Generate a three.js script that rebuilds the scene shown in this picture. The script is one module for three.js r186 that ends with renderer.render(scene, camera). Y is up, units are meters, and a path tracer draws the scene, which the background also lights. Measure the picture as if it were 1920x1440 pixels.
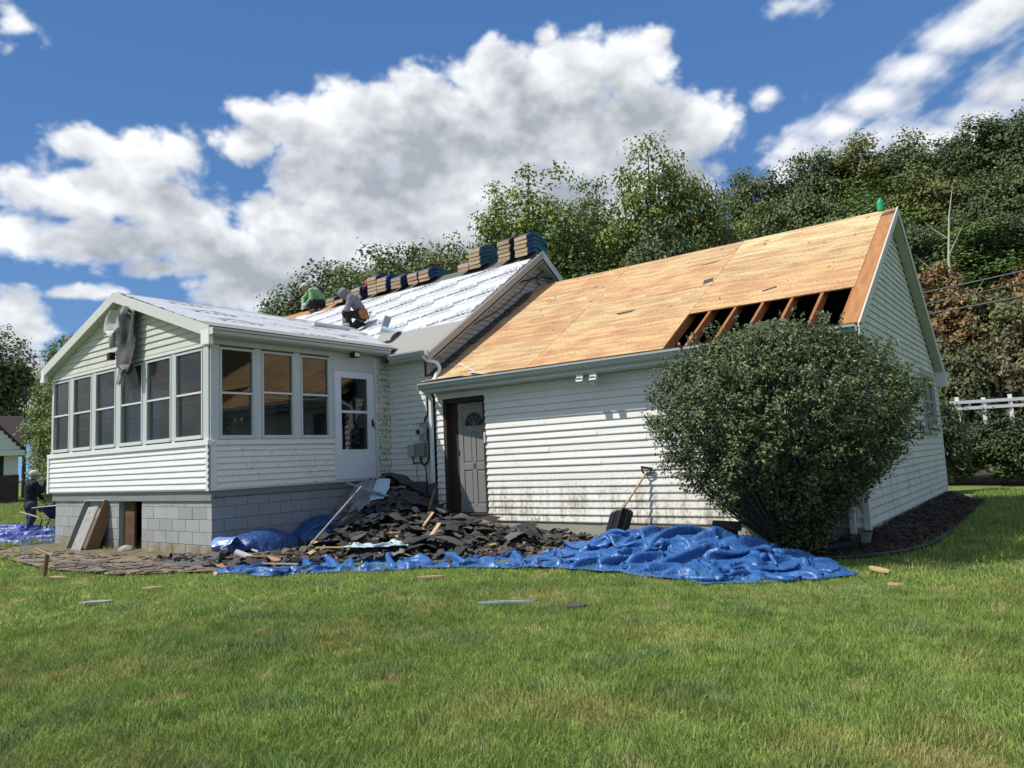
import * as THREE from 'three';
import { mergeGeometries } from 'three/addons/utils/BufferGeometryUtils.js';
import { ImprovedNoise } from 'three/addons/math/ImprovedNoise.js';
import { RoundedBoxGeometry } from 'three/addons/geometries/RoundedBoxGeometry.js';

// ------------------------------------------------------------------ camera, sky, sun, exposure
const scene = new THREE.Scene();
const camera = new THREE.PerspectiveCamera(55.86, 4 / 3, 0.1, 3000);
camera.position.set(10.77, 1.35, 6.284);
camera.rotation.set(0.10259, 0.64656, -0.04547, 'YXZ');
const renderer = new THREE.WebGLRenderer({ antialias: true });
renderer.setSize(1024, 768);
renderer.toneMapping = THREE.LinearToneMapping;
renderer.toneMappingExposure = 1.1;
renderer.shadowMap.enabled = true;

const sun = new THREE.DirectionalLight(new THREE.Color(1, 0.955, 0.88), 4.2);
sun.position.set(-18 + 2, 35, 20.5 - 4);
sun.target.position.set(2, 0, -4);
sun.castShadow = true;
sun.shadow.radius = 1;
sun.shadow.mapSize.set(4096, 4096);
Object.assign(sun.shadow.camera, { left: -40, right: 40, top: 40, bottom: -40, near: 1, far: 120 });
scene.add(sun, sun.target);

// ------------------------------------------------------------------ noise and random
function rng(seed) { let a = seed >>> 0; return () => { a = (a + 0x6D2B79F5) >>> 0; let t = a; t = Math.imul(t ^ (t >>> 15), t | 1); t ^= t + Math.imul(t ^ (t >>> 7), t | 61); return ((t ^ (t >>> 14)) >>> 0) / 4294967296; }; }
const PN = new ImprovedNoise();
const N3 = (x, y, z) => PN.noise(x, y, z);
function fbm(x, y, z, o = 5, g = 0.5, l = 2.03) { let s = 0, a = 0.5; for (let i = 0; i < o; i++) { s += a * PN.noise(x, y, z); x = x * l + 17.3; y = y * l + 5.1; z = z * l + 9.7; a *= g; } return s; }
const clamp = (x, a = 0, b = 1) => x < a ? a : x > b ? b : x;
const sstep = (a, b, x) => { const t = clamp((x - a) / (b - a)); return t * t * (3 - 2 * t); };
const lerp = (a, b, t) => a + (b - a) * t;
const D2R = Math.PI / 180;

// ------------------------------------------------------------------ sky: blue air and broken fair-weather cumulus
const CL = '-68.3,22.3,1.9,1.4,1|-64.9,21.7,3.6,1.8,1|-61.9,22.5,1.7,1.5,.9|-69.2,18.7,3.9,1.3,1|-64.9,19.5,4.7,1.8,1|-71.6,16,5.2,1,1|-66.6,16.2,6.2,1.6,1|-61.7,17.8,4.1,2.3,1|-58.4,15.8,5,2.3,1|-63.1,14.5,4.1,.9,.9|-57.6,26.1,1.9,1.1,.6|-53.2,25.6,4.2,1.9,.95|-56.8,23.7,2.3,1.5,.9|-49.1,25.7,4.3,3.1,1|-46.5,27.6,3.5,1.4,.9|-50.8,22.3,4.3,2.8,1|-43.1,25.1,5.9,4.4,1|-38.5,29.1,3.1,1.6,.85|-36.3,29.7,2.7,1.9,.9|-33,31.4,1.1,1.3,.8|-31.9,29.1,3.9,2.3,1|-34.4,24.9,8,5.2,1|-26.2,28.5,2.7,2.5,1|-23.9,28.8,1.5,1.9,.9|-25.7,24.1,5.9,3.9,1|-21.1,24.1,2.7,2.1,1|-28.1,20.5,7.3,3.6,1|-41.2,19.7,9,4.1,1|-48.5,17.7,7.3,3.2,1|-54.6,18.3,4.3,2,1|-56.9,13.1,3.9,1.6,1|-49.8,13.7,6.9,2.4,1|-53.4,15.2,6,2,1|-42.7,14.4,7.1,3.7,1|-34.7,18.2,9.1,4.5,1|-24.3,20.5,4,2.8,.9|-19.7,24.6,1.3,1,.7|-16.2,25.2,1.5,1.05,.8|-16.9,24.3,1.1,.5,.5|-68.1,12.7,4,.6,.75|-70.6,13,2.1,.4,.5|-71.9,10.5,2.3,1.9,1|-71.3,6,3.1,2.1,1|-74.8,9.6,3,2.7,1|-13.9,20.7,2.3,1.7,.9|-11.6,22,2.8,1.7,.95|-8.6,23.2,3.6,1.5,1|-5.8,24.5,3.3,1.4,1|-3.1,25.7,3.2,1.6,1|-.2,26.6,3.2,1.9,1|-8.9,20.7,5.4,1.5,.9|-5,19.8,5.2,1.7,.95|-.8,21.8,2,1.7,.9|-2.4,20.8,3.4,1.4,.95|-.8,18.2,3.7,2.7,1|-15.2,19.6,1.9,1.9,.8|-13.4,30.4,2.5,1.1,.6|-72.3,28.7,2.6,1.6,.42|-72.4,27.6,1.3,.8,.45|3.7,21.9,4.7,3.7,1|3.1,28,3.6,2.7,.9'
  .split('|').map(s => s.split(',').map(Number));
{
  const W = 4096, H = 2048, data = new Float32Array(W * H * 4), r0 = H / 2 - 8;
  const dens = new Float32Array(W * H);
  const azOf = x => { const th = ((x + 0.5) / W - 0.5) * 2 * Math.PI; return Math.atan2(Math.cos(th), -Math.sin(th)); }; // azimuth from -z towards +x
  for (let y = r0; y < H; y++) {
    const el = ((y + 0.5) / H - 0.5) * Math.PI, elD = el / D2R, ce = Math.cos(el);
    if (elD > 88) continue;
    for (let x = 0; x < W; x++) {
      const az = azOf(x), azD = az / D2R;
      const seen = azD > -90 && azD < 20 && elD < 40;
      if (!seen && (x % 2 || y % 2)) continue;
      const dx = Math.sin(az) * ce, dy = Math.sin(el), dz = -Math.cos(az) * ce;
      let B = -1, near = 0;
      if (seen) {
        const wx = fbm(dx * 9, dy * 9, dz * 9, 3) * 3.2, wy = fbm(dx * 9 + 31, dy * 9, dz * 9, 3) * 2.2;
        for (const c of CL) {
          const ex = (azD - c[0]) * ce + wx * 0.5, ey = elD - c[1] + wy * 0.5, q = (ex * ex) / (c[2] * c[2]) + (ey * ey) / (c[3] * c[3]);
          if (q < 3) { const t = (1 - Math.sqrt(q)) * Math.min(1, 0.35 + Math.min(c[2], c[3]) * 0.22) + (c[4] - 1) * 0.7 - (c[3] < 0.95 ? 0.12 : 0); if (t > B) B = t; }
        }
        near = 1;
      }
      const far = fbm(dx * 2.6 + 3, dy * 4 + 1, dz * 2.6, 3) * 2.0 + 0.06;
      const edge = seen ? Math.min(sstep(-90, -78, azD), 1 - sstep(8, 20, azD), 1 - sstep(32, 40, elD)) : 0;
      B = lerp(far, B, edge);
      if (B < -0.75) continue;
      const al = azD * 0.92 + elD * 0.39, ac = -azD * 0.39 + elD * 0.92, str = seen ? sstep(-18, -13, azD) : 0;
      let n = fbm(dx * 22, dy * 30, dz * 22, seen ? 7 : 3, 0.58);
      if (seen) { let bl = 0, am = 0.5, fq = 17; for (let k = 0; k < 5; k++) { bl += am * Math.abs(PN.noise(dx * fq + k * 7, dy * fq * 1.25, dz * fq)); fq *= 2.1; am *= 0.55; } n = lerp(0.6 * n + 1.1 * (bl - 0.2), 0.7 * n + 0.5 * fbm(al * 0.35, ac * 1.5, 3, 5), str); }
      const d = sstep(0.02, seen && azD > -18 ? 0.62 + 0.45 * sstep(-18, -13, azD) : 0.62, B * 1.35 + n * (1.0 - 0.55 * clamp(B * 2.2)) + 0.24);
      dens[y * W + x] = d;
      if (!seen) { dens[y * W + x + 1] = d; if (y + 1 < H) { dens[(y + 1) * W + x] = d; dens[(y + 1) * W + x + 1] = d; } }
    }
  }
  for (let y = 0; y < H; y++) {
    const el = ((y + 0.5) / H - 0.5) * Math.PI, elD = el / D2R;
    const h = Math.exp(-Math.max(elD, 0) / 15);
    const r = lerp(0.052, 0.22, h), g = lerp(0.152, 0.43, h), b = lerp(0.395, 0.75, h);
    for (let x = 0; x < W; x++) {
      const i = (y * W + x) * 4;
      if (elD < -0.5) { data[i] = 0.055; data[i + 1] = 0.07; data[i + 2] = 0.035; data[i + 3] = 1; continue; }
      const d = dens[y * W + x];
      let R = r, G = g, Bc = b;
      if (d > 0.003) {
        // light comes from above and from the left: how much cloud lies that way
        let s = 0;
        for (let k = 1; k <= 5; k++) { const yy = Math.min(H - 1, y + k * 9), xx = (x - k * 5 + W) % W; s += dens[yy * W + xx]; }
        s /= 5;
        const az = azOf(x), ce = Math.cos(el);
        const puff = fbm(Math.sin(az) * ce * 34, Math.sin(el) * 44, -Math.cos(az) * ce * 34, 4);
        const big = fbm(Math.sin(az) * ce * 9 + 7, Math.sin(el) * 15, -Math.cos(az) * ce * 9, 3);
        const L = clamp(1.03 - 0.62 * s * d + puff * 0.5 + big * 0.95, 0.18, 1.03);
        const cr = lerp(0.26, 0.92, L), cg = lerp(0.30, 0.94, L), cb = lerp(0.36, 0.97, L);
        const a = Math.pow(d, 1.1);
        R = lerp(r, cr, a); G = lerp(g, cg, a); Bc = lerp(b, cb, a);
      }
      data[i] = R; data[i + 1] = G; data[i + 2] = Bc; data[i + 3] = 1;
    }
  }
  const t = new THREE.DataTexture(data, W, H, THREE.RGBAFormat, THREE.FloatType);
  t.mapping = THREE.EquirectangularReflectionMapping; t.magFilter = THREE.LinearFilter; t.minFilter = THREE.LinearFilter;
  t.wrapS = THREE.RepeatWrapping; t.needsUpdate = true;
  scene.background = t; scene.environment = t;
}

// ------------------------------------------------------------------ naming, tagging and building helpers
const taken = new Map();
function numbered(n) { const k = taken.get(n) || 0; taken.set(n, k + 1); return k ? n + '_' + String(k).padStart(3, '0') : n; }
function sh(o) { o.castShadow = true; o.receiveShadow = true; return o; }
function tag(o, label, category, group) { if (label) o.userData.label = label; if (category) o.userData.category = category; if (group) o.userData.group = group; return o; }
function thing(name, label, category, pos = [0, 0, 0], turn = 0, group) {
  const o = new THREE.Group(); o.name = numbered(name); o.position.set(...pos); o.rotation.y = turn; scene.add(o); return tag(o, label, category, group);
}
function one(name, geo, mat, label, category, group, pos = [0, 0, 0], turn = 0) {
  const o = sh(new THREE.Mesh(geo, mat)); o.name = numbered(name); o.position.set(...pos); o.rotation.y = turn; scene.add(o); return tag(o, label, category, group);
}
function part(name, geo, mat, parent, label) { const m = sh(new THREE.Mesh(geo, mat)); m.name = name; parent.add(m); if (label) m.userData.label = label; return m; }
function struct(name, geo, mat) { const m = sh(new THREE.Mesh(geo, mat)); m.name = numbered(name); m.userData.kind = 'structure'; scene.add(m); return m; }
function copyOf(src, name, pos, turn, label, group, scale) {
  const c = src.clone(); c.name = numbered(name); scene.add(c); c.position.set(...pos); c.rotation.y = turn;
  c.userData = { ...src.userData, label }; if (group) c.userData.group = group; if (scale) c.scale.set(...scale); return c;
}
// geometry
const norm = g => { if (g.index) g = g.toNonIndexed(); for (const k of Object.keys(g.attributes)) if (!['position', 'normal', 'uv', 'color'].includes(k)) g.deleteAttribute(k); return g; };
function merge(list) { const c = list.some(g => g.attributes.color); return mergeGeometries(list.map(g => { g = norm(g); if (c && !g.attributes.color) paint(g, 1, 1, 1); if (!g.attributes.uv) g.setAttribute('uv', new THREE.BufferAttribute(new Float32Array(g.attributes.position.count * 2), 2)); return g; })); }
function paint(g, r, gg, b) { const n = g.attributes.position.count, a = new Float32Array(n * 3); for (let i = 0; i < n; i++) { a[3 * i] = r; a[3 * i + 1] = gg; a[3 * i + 2] = b; } g.setAttribute('color', new THREE.BufferAttribute(a, 3)); return g; }
function metricUV(g, k = 1) { // box projection in metres
  g = norm(g); const p = g.attributes.position, n = g.attributes.normal, u = new Float32Array(p.count * 2);
  for (let i = 0; i < p.count; i++) {
    const ax = Math.abs(n.getX(i)), ay = Math.abs(n.getY(i)), az = Math.abs(n.getZ(i)); let a, b;
    if (az >= ax && az >= ay) { a = p.getX(i); b = p.getY(i); } else if (ax >= ay) { a = p.getZ(i); b = p.getY(i); } else { a = p.getX(i); b = p.getZ(i); }
    u[2 * i] = a * k; u[2 * i + 1] = b * k;
  }
  g.setAttribute('uv', new THREE.BufferAttribute(u, 2)); return g;
}
function box(x0, x1, y0, y1, z0, z1, bev = 0) {
  const w = x1 - x0, h = y1 - y0, d = z1 - z0;
  const g = bev ? new RoundedBoxGeometry(w, h, d, 1, Math.min(bev, w / 2.1, h / 2.1, d / 2.1)) : new THREE.BoxGeometry(w, h, d);
  g.translate((x0 + x1) / 2, (y0 + y1) / 2, (z0 + z1) / 2); return metricUV(g);
}
const V = (x, y, z) => new THREE.Vector3(x, y, z);
function bar(a, b, w, h, bev = 0, twist = 0) { // a beam from a to b
  a = V(...a); b = V(...b); const L = a.distanceTo(b);
  let g = bev ? new RoundedBoxGeometry(w, h, L, 1, bev) : new THREE.BoxGeometry(w, h, L); g = metricUV(g); if (twist) g.rotateZ(twist);
  const m = new THREE.Matrix4().lookAt(b, a, Math.abs(b.y - a.y) > L * 0.99 ? V(1, 0, 0) : V(0, 1, 0)); g.applyMatrix4(m); g.translate((a.x + b.x) / 2, (a.y + b.y) / 2, (a.z + b.z) / 2); return g;
}
function tube(pts, r, seg = 24, rad = 6) { return new THREE.TubeGeometry(new THREE.CatmullRomCurve3(pts.map(p => V(...p))), seg, r, rad); }
function taper(pts, radii, seg = 6) { // tapered limb through the points
  const pos = [], nor = [], uv = [], idx = []; let L = 0;
  pts.forEach((p, i) => {
    const a = V(...pts[Math.max(0, i - 1)]), b = V(...pts[Math.min(pts.length - 1, i + 1)]), t = b.sub(a).normalize();
    const u = Math.abs(t.y) > 0.9 ? V(1, 0, 0) : V(0, 1, 0), s = u.clone().cross(t).normalize(), q = t.clone().cross(s);
    if (i) L += V(...p).distanceTo(V(...pts[i - 1]));
    for (let k = 0; k <= seg; k++) { const c = Math.cos(k / seg * 6.2832), d = Math.sin(k / seg * 6.2832), n = s.clone().multiplyScalar(c).addScaledVector(q, d); pos.push(p[0] + n.x * radii[i], p[1] + n.y * radii[i], p[2] + n.z * radii[i]); nor.push(n.x, n.y, n.z); uv.push(k / seg * radii[0] * 6.28, L); }
    if (i) for (let k = 0; k < seg; k++) { const o = (i - 1) * (seg + 1) + k, e = o + seg + 1; idx.push(o, o + 1, e, o + 1, e + 1, e); }
  });
  const g = new THREE.BufferGeometry(); g.setAttribute('position', new THREE.Float32BufferAttribute(pos, 3)); g.setAttribute('normal', new THREE.Float32BufferAttribute(nor, 3)); g.setAttribute('uv', new THREE.Float32BufferAttribute(uv, 2)); g.setIndex(idx); return g.toNonIndexed();
}
function extrude(poly, depth, holes = [], bev = 0) {
  const s = new THREE.Shape(poly.map(p => new THREE.Vector2(...p)));
  for (const h of holes) s.holes.push(new THREE.Path([[h[0], h[2]], [h[0], h[3]], [h[1], h[3]], [h[1], h[2]]].map(p => new THREE.Vector2(...p))));
  return metricUV(new THREE.ExtrudeGeometry(s, { depth, bevelEnabled: bev > 0, bevelSize: bev, bevelThickness: bev, bevelSegments: 1 }));
}
function gridMesh(nu, nv, f) { // surface from f(u,v) -> [x,y,z,uvx,uvy]
  const pos = new Float32Array((nu + 1) * (nv + 1) * 3), uv = new Float32Array((nu + 1) * (nv + 1) * 2), idx = [];
  for (let j = 0; j <= nv; j++) for (let i = 0; i <= nu; i++) { const p = f(i / nu, j / nv), k = j * (nu + 1) + i; pos[3 * k] = p[0]; pos[3 * k + 1] = p[1]; pos[3 * k + 2] = p[2]; uv[2 * k] = p[3] ?? p[0]; uv[2 * k + 1] = p[4] ?? p[2]; }
  for (let j = 0; j < nv; j++) for (let i = 0; i < nu; i++) { const a = j * (nu + 1) + i, b = a + 1, c = a + nu + 1, d = c + 1; idx.push(a, c, b, b, c, d); }
  const g = new THREE.BufferGeometry(); g.setAttribute('position', new THREE.BufferAttribute(pos, 3)); g.setAttribute('uv', new THREE.BufferAttribute(uv, 2)); g.setIndex(idx); g.computeVertexNormals(); return g;
}

// ------------------------------------------------------------------ procedural textures
const toS = c => { c = clamp(c); return 255 * (c <= 0.0031308 ? c * 12.92 : 1.055 * Math.pow(c, 1 / 2.4) - 0.055); };
function tex(w, h, fn, { srgb = true, rx = 1, ry = 1 } = {}) { // fn(u,v) -> linear [r,g,b] or number
  const d = new Uint8Array(w * h * 4);
  for (let y = 0; y < h; y++) for (let x = 0; x < w; x++) {
    const c = fn((x + 0.5) / w, (y + 0.5) / h), i = (y * w + x) * 4;
    if (typeof c === 'number') d[i] = d[i + 1] = d[i + 2] = srgb ? toS(c) : 255 * clamp(c); else { d[i] = srgb ? toS(c[0]) : 255 * clamp(c[0]); d[i + 1] = srgb ? toS(c[1]) : 255 * clamp(c[1]); d[i + 2] = srgb ? toS(c[2]) : 255 * clamp(c[2]); }
    d[i + 3] = 255;
  }
  const t = new THREE.DataTexture(d, w, h); t.magFilter = THREE.LinearFilter; t.minFilter = THREE.LinearMipmapLinearFilter; t.generateMipmaps = true; t.wrapS = t.wrapT = THREE.RepeatWrapping; t.repeat.set(rx, ry); if (srgb) t.colorSpace = THREE.SRGBColorSpace; t.needsUpdate = true; return t;
}
// periodic fbm on a tile of size 1 (4D torus is costly: blend two shifted copies)
function tfbm(u, v, f, o = 4, z = 0) { const a = fbm(u * f, v * f, z, o), b = fbm((u - 1) * f, v * f, z, o), c = fbm(u * f, (v - 1) * f, z, o), d = fbm((u - 1) * f, (v - 1) * f, z, o); const k = sstep(0, 1, u), l = sstep(0, 1, v); return lerp(lerp(a, b, k), lerp(c, d, k), l); }
const mix3 = (a, b, t) => [lerp(a[0], b[0], t), lerp(a[1], b[1], t), lerp(a[2], b[2], t)];
const std = (o) => new THREE.MeshStandardMaterial({ roughness: 0.8, side: THREE.DoubleSide, ...o });
const lin = (r, g, b) => new THREE.Color().setRGB(r, g, b);

// ------------------------------------------------------------------ materials
const white = [0.74, 0.75, 0.74];
function sidingTex(W, H, base, f) { // f(x metres, y metres, n, fine) -> [dirtAmount, dirtColour]
  return tex(1024, 512, (u, v) => {
    const x = u * W, y = v * H, n = fbm(x * 1.7, y * 1.7, 3, 4), fine = fbm(x * 22, y * 15, 8, 4), streak = fbm(x * 9, y * 0.9, 5, 4);
    const k = 1 + 0.05 * n + 0.06 * fine + 0.03 * streak; let c = [base[0] * k, base[1] * k, base[2] * k];
    for (const [a, col] of f(x, y, n, fine, streak)) c = mix3(c, col, clamp(a)); return c;
  }, { rx: 1 / W, ry: 1 / H });
}
const ALG = [0.27, 0.26, 0.13], BLK = [0.07, 0.075, 0.06], GRN = [0.2, 0.23, 0.13];
const mWhite = std({ map: sidingTex(6.2, 2.2, [0.8, 0.805, 0.81], (x, y, n, fi, st) => [[0.18 * sstep(0.12, 0.45, fi + st), [0.45, 0.46, 0.44]]]), roughness: 0.5 });
const mPorchSide = std({ map: sidingTex(4, 4, [0.77, 0.765, 0.72], (x, y, n, fi, st) => [[0.3 * sstep(0.08, 0.7, fi * 1.1 + n * 0.6 + 0.06 * x), GRN], [0.16 * sstep(0.2, 0.65, fi * 1.4 + 0.3 * n + 0.04 * x), BLK]]), roughness: 0.6 });
const mStrip = std({ map: sidingTex(4, 4, [0.66, 0.66, 0.55], (x, y, n, fi, st) => { const c = 1 - Math.abs(x - 3.72) / 0.3; return [[0.6 * sstep(-0.1, 0.6, fi * 1.3 + n * 0.5 + 0.22 * c), GRN], [0.5 * sstep(0.1, 0.7, fi * 1.6 + n * 0.4 + 0.25 * c), BLK]]; }), roughness: 0.65 });
const mHouse = std({ map: sidingTex(10.4, 4, [0.73, 0.725, 0.665], (x, y, n, fi, st) => [[0.5 * sstep(0.12, 0.6, fi + n * 0.7), [0.32, 0.33, 0.25]], [0.7 * sstep(0.25, 0.55, fi + st * 0.6), [0.2, 0.21, 0.16]]]), roughness: 0.6 });
const mGarage = std({ map: sidingTex(7.5, 2.8, [0.82, 0.805, 0.755], (x, y, n, fi, st) => {
  const low = sstep(1.25, 0.35, y + n * 0.5); return [[0.25 * sstep(0.15, 0.45, fi + n), [0.45, 0.45, 0.4]], [0.6 * low * sstep(-0.35, 0.4, st * 1.0 + n * 0.7 + fi), [0.42, 0.38, 0.2]], [0.45 * sstep(1.2, 0.6, y + 0.3 * n) * sstep(0.0, 0.7, st * 1.0 + fi * 0.9 + n * 0.9), BLK]];
}), roughness: 0.5 });
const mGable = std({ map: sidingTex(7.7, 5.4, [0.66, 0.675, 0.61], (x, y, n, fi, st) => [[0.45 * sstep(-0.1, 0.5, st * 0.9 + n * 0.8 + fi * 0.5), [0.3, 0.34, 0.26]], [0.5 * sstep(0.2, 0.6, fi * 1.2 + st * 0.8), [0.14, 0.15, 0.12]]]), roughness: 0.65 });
const mPorchGable = std({ map: sidingTex(6.2, 5, [0.58, 0.58, 0.52], (x, y, n, fi, st) => [[0.5 * sstep(0.05, 0.5, fi + n), [0.3, 0.3, 0.26]]]), roughness: 0.6 });
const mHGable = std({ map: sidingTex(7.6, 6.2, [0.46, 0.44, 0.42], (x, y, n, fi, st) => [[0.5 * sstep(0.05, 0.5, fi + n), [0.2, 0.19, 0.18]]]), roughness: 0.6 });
const trimT = tex(256, 256, (u, v) => { const k = 1 + 0.1 * tfbm(u, v, 6, 4) + 0.12 * tfbm(u, v, 22, 3, 4), s = sstep(0.2, 0.5, tfbm(u, v, 9, 4, 9)); return mix3([0.7 * k, 0.72 * k, 0.71 * k], [0.42, 0.42, 0.37], s * 0.6); }, { rx: 1.3, ry: 1.3 });
const mTrim = std({ map: trimT, roughness: 0.55 }), mTrimGrey = std({ map: trimT, color: lin(0.76, 0.8, 0.8), roughness: 0.5 }), mFascia = std({ map: trimT, color: lin(0.9, 0.89, 0.86), roughness: 0.5 });
const mTaupe = std({ map: trimT, color: lin(0.56, 0.53, 0.51), roughness: 0.5 }), mSoffit = std({ map: trimT, color: lin(0.6, 0.61, 0.56), roughness: 0.7 });
const mGutter = std({ map: trimT, color: lin(0.66, 0.69, 0.68), roughness: 0.32, metalness: 0.25 });
const mDoorW = std({ color: lin(0.7, 0.74, 0.8), roughness: 0.4 }), mDoorG = std({ map: trimT, color: lin(0.36, 0.345, 0.33), roughness: 0.5 });
const mBandG = std({ map: tex(256, 256, (u, v) => 0.24 * (1 + 0.25 * tfbm(u, v, 5, 4) + 0.2 * tfbm(u, v, 30, 3, 3)), { rx: 1, ry: 1 }), color: lin(0.95, 1, 1.06), roughness: 0.6 });
const blockT = tex(512, 512, (u, v) => { const k = 1 + 0.16 * tfbm(u, v, 3, 4) + 0.3 * tfbm(u, v, 40, 3, 5), s = sstep(0.15, 0.45, tfbm(u, v, 5, 5, 2)); return mix3([0.36 * k, 0.375 * k, 0.375 * k], [0.22, 0.22, 0.2], s * 0.6); }, { rx: 0.8, ry: 0.8 });
const blockB = tex(256, 256, (u, v) => 0.5 + 0.5 * tfbm(u, v, 34, 3), { srgb: false, rx: 2, ry: 2 });
const mBlock = [1, 0.93, 1.06, 0.86].map(k => std({ map: blockT, bumpMap: blockB, bumpScale: 0.004, color: lin(k, k, k * 0.99), roughness: 0.9 }));
const mBlockLow = std({ map: tex(512, 512, (u, v) => { const k = 1 + 0.3 * tfbm(u, v, 30, 3), s = sstep(-0.3, 0.25, tfbm(u, v, 4, 5, 2) + 0.3 * tfbm(u, v, 25, 3, 6)); return mix3([0.35 * k, 0.35 * k, 0.33 * k], [0.24, 0.2, 0.11], s); }, { rx: 0.8, ry: 0.8 }), roughness: 0.95 });
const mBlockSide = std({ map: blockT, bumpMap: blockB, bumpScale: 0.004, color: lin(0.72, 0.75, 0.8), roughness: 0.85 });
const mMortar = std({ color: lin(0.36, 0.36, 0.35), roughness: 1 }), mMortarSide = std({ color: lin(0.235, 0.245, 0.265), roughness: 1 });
const mConc = std({ map: blockT, color: lin(1.0, 0.95, 0.78), roughness: 0.95 });
const osbT = tex(1024, 1024, (u, v) => {
  const flk = tfbm(u, v, 10, 3) * 0.6 + PN.noise(u * 60, v * 130, 3) * 0.6 + PN.noise(u * 110 + 7, v * 190, 8) * 0.5, dk = sstep(0.2, 0.55, PN.noise(u * 60, v * 210, 21) + 0.4 * PN.noise(u * 8, v * 22, 31)), big = tfbm(u, v, 3, 4, 5), str = PN.noise(u * 3, v * 20, 12);
  const c = mix3([0.64, 0.475, 0.24], [0.51, 0.315, 0.165], sstep(-0.3, 0.3, big * 1.2 + 0.8 * str + 0.3 * flk)); const k = 1 + 0.42 * flk; return mix3([c[0] * k, c[1] * k, c[2] * k], [0.2, 0.1, 0.045], dk * 0.85);
}, { rx: 0.41, ry: 0.41 });
const osbB = tex(512, 512, (u, v) => 0.5 + 0.4 * PN.noise(u * 40, v * 140, 3) + 0.3 * PN.noise(u * 90, v * 60, 7), { srgb: false, rx: 0.41, ry: 0.41 });
const mOSB = [[0.98, 0.95, 0.93], [1.02, 0.9, 0.84], [0.95, 0.82, 0.76], [1.12, 1.2, 1.2]].map(c => std({ map: osbT, bumpMap: osbB, bumpScale: 0.012, color: lin(...c), roughness: 0.85 }));
const plankT = tex(256, 512, (u, v) => { const g = PN.noise(u * 18 + 2 * PN.noise(u * 3, v * 3, 1), v * 3, 2), d = sstep(0.2, 0.5, tfbm(u, v, 4, 4, 6)); const k = 1 + 0.3 * g; return mix3([0.42 * k, 0.19 * k, 0.07 * k], [0.07, 0.05, 0.045], d * 0.8); }, { rx: 1, ry: 0.6 });
const mPlank = std({ map: plankT, roughness: 0.85 }), mRafter = std({ map: plankT, color: lin(0.85, 0.72, 0.62), roughness: 0.85 }), mDarkWood = std({ map: plankT, color: lin(0.11, 0.16, 0.3), roughness: 0.9 });
const woodT = tex(256, 256, (u, v) => { const g = PN.noise(u * 4, v * 40 + 2 * PN.noise(u * 3, v * 4, 5), 2); const k = 1 + 0.3 * g; return [0.55 * k, 0.4 * k, 0.22 * k]; }, { rx: 1.4, ry: 1.4 });
const mWood = std({ map: woodT, roughness: 0.8 }), mWoodGrey = std({ map: tex(128, 256, (u, v) => { const g = PN.noise(u * 30, v * 4, 2), d = sstep(0.1, 0.5, tfbm(u, v, 6, 4, 3)); const k = 1 + 0.25 * g; return mix3([0.3 * k, 0.3 * k, 0.29 * k], [0.16, 0.14, 0.12], d * 0.7); }, { rx: 1.4, ry: 1 }), roughness: 0.9 }), mWoodBrown = std({ map: woodT, color: lin(0.36, 0.28, 0.25), roughness: 0.9 });
const mBlack = std({ color: lin(0.012, 0.012, 0.013), roughness: 0.55 }), mDark = std({ color: lin(0.03, 0.03, 0.032), roughness: 0.8 }), mInterior = std({ color: lin(0.13, 0.125, 0.12), roughness: 0.9 }), mFloor = std({ color: lin(0.1, 0.09, 0.08), roughness: 0.8 });
const mMetalGrey = std({ color: lin(0.4, 0.41, 0.4), roughness: 0.45, metalness: 0.4 });
const mGlass = new THREE.MeshPhysicalMaterial({ color: lin(0.55, 0.58, 0.58), transmission: 1, thickness: 0, roughness: 0.02, ior: 1.65, side: THREE.DoubleSide });
const mScreen = new THREE.MeshPhysicalMaterial({ color: lin(0.035, 0.037, 0.04), roughness: 0.9, transparent: true, opacity: 0.2, side: THREE.DoubleSide });
const shingleT = tex(512, 512, (u, v) => { const s = tfbm(u, v, 70, 2), b = tfbm(u, v, 8, 3, 3); return 0.075 * (1 + 0.8 * s + 0.5 * b); }, { rx: 1, ry: 1 });
const mFelt = std({ map: shingleT, color: lin(3.3, 3.15, 2.75), roughness: 0.85 });

// ------------------------------------------------------------------ the house: one thing; its parts follow
const house = thing('house', 'white sided single storey house with screened porch and stripped garage roof', 'house');
const place = (m, o, th) => { m.position.set(...o); m.rotation.y = th; return m; };
const rs = rng(11);
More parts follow.
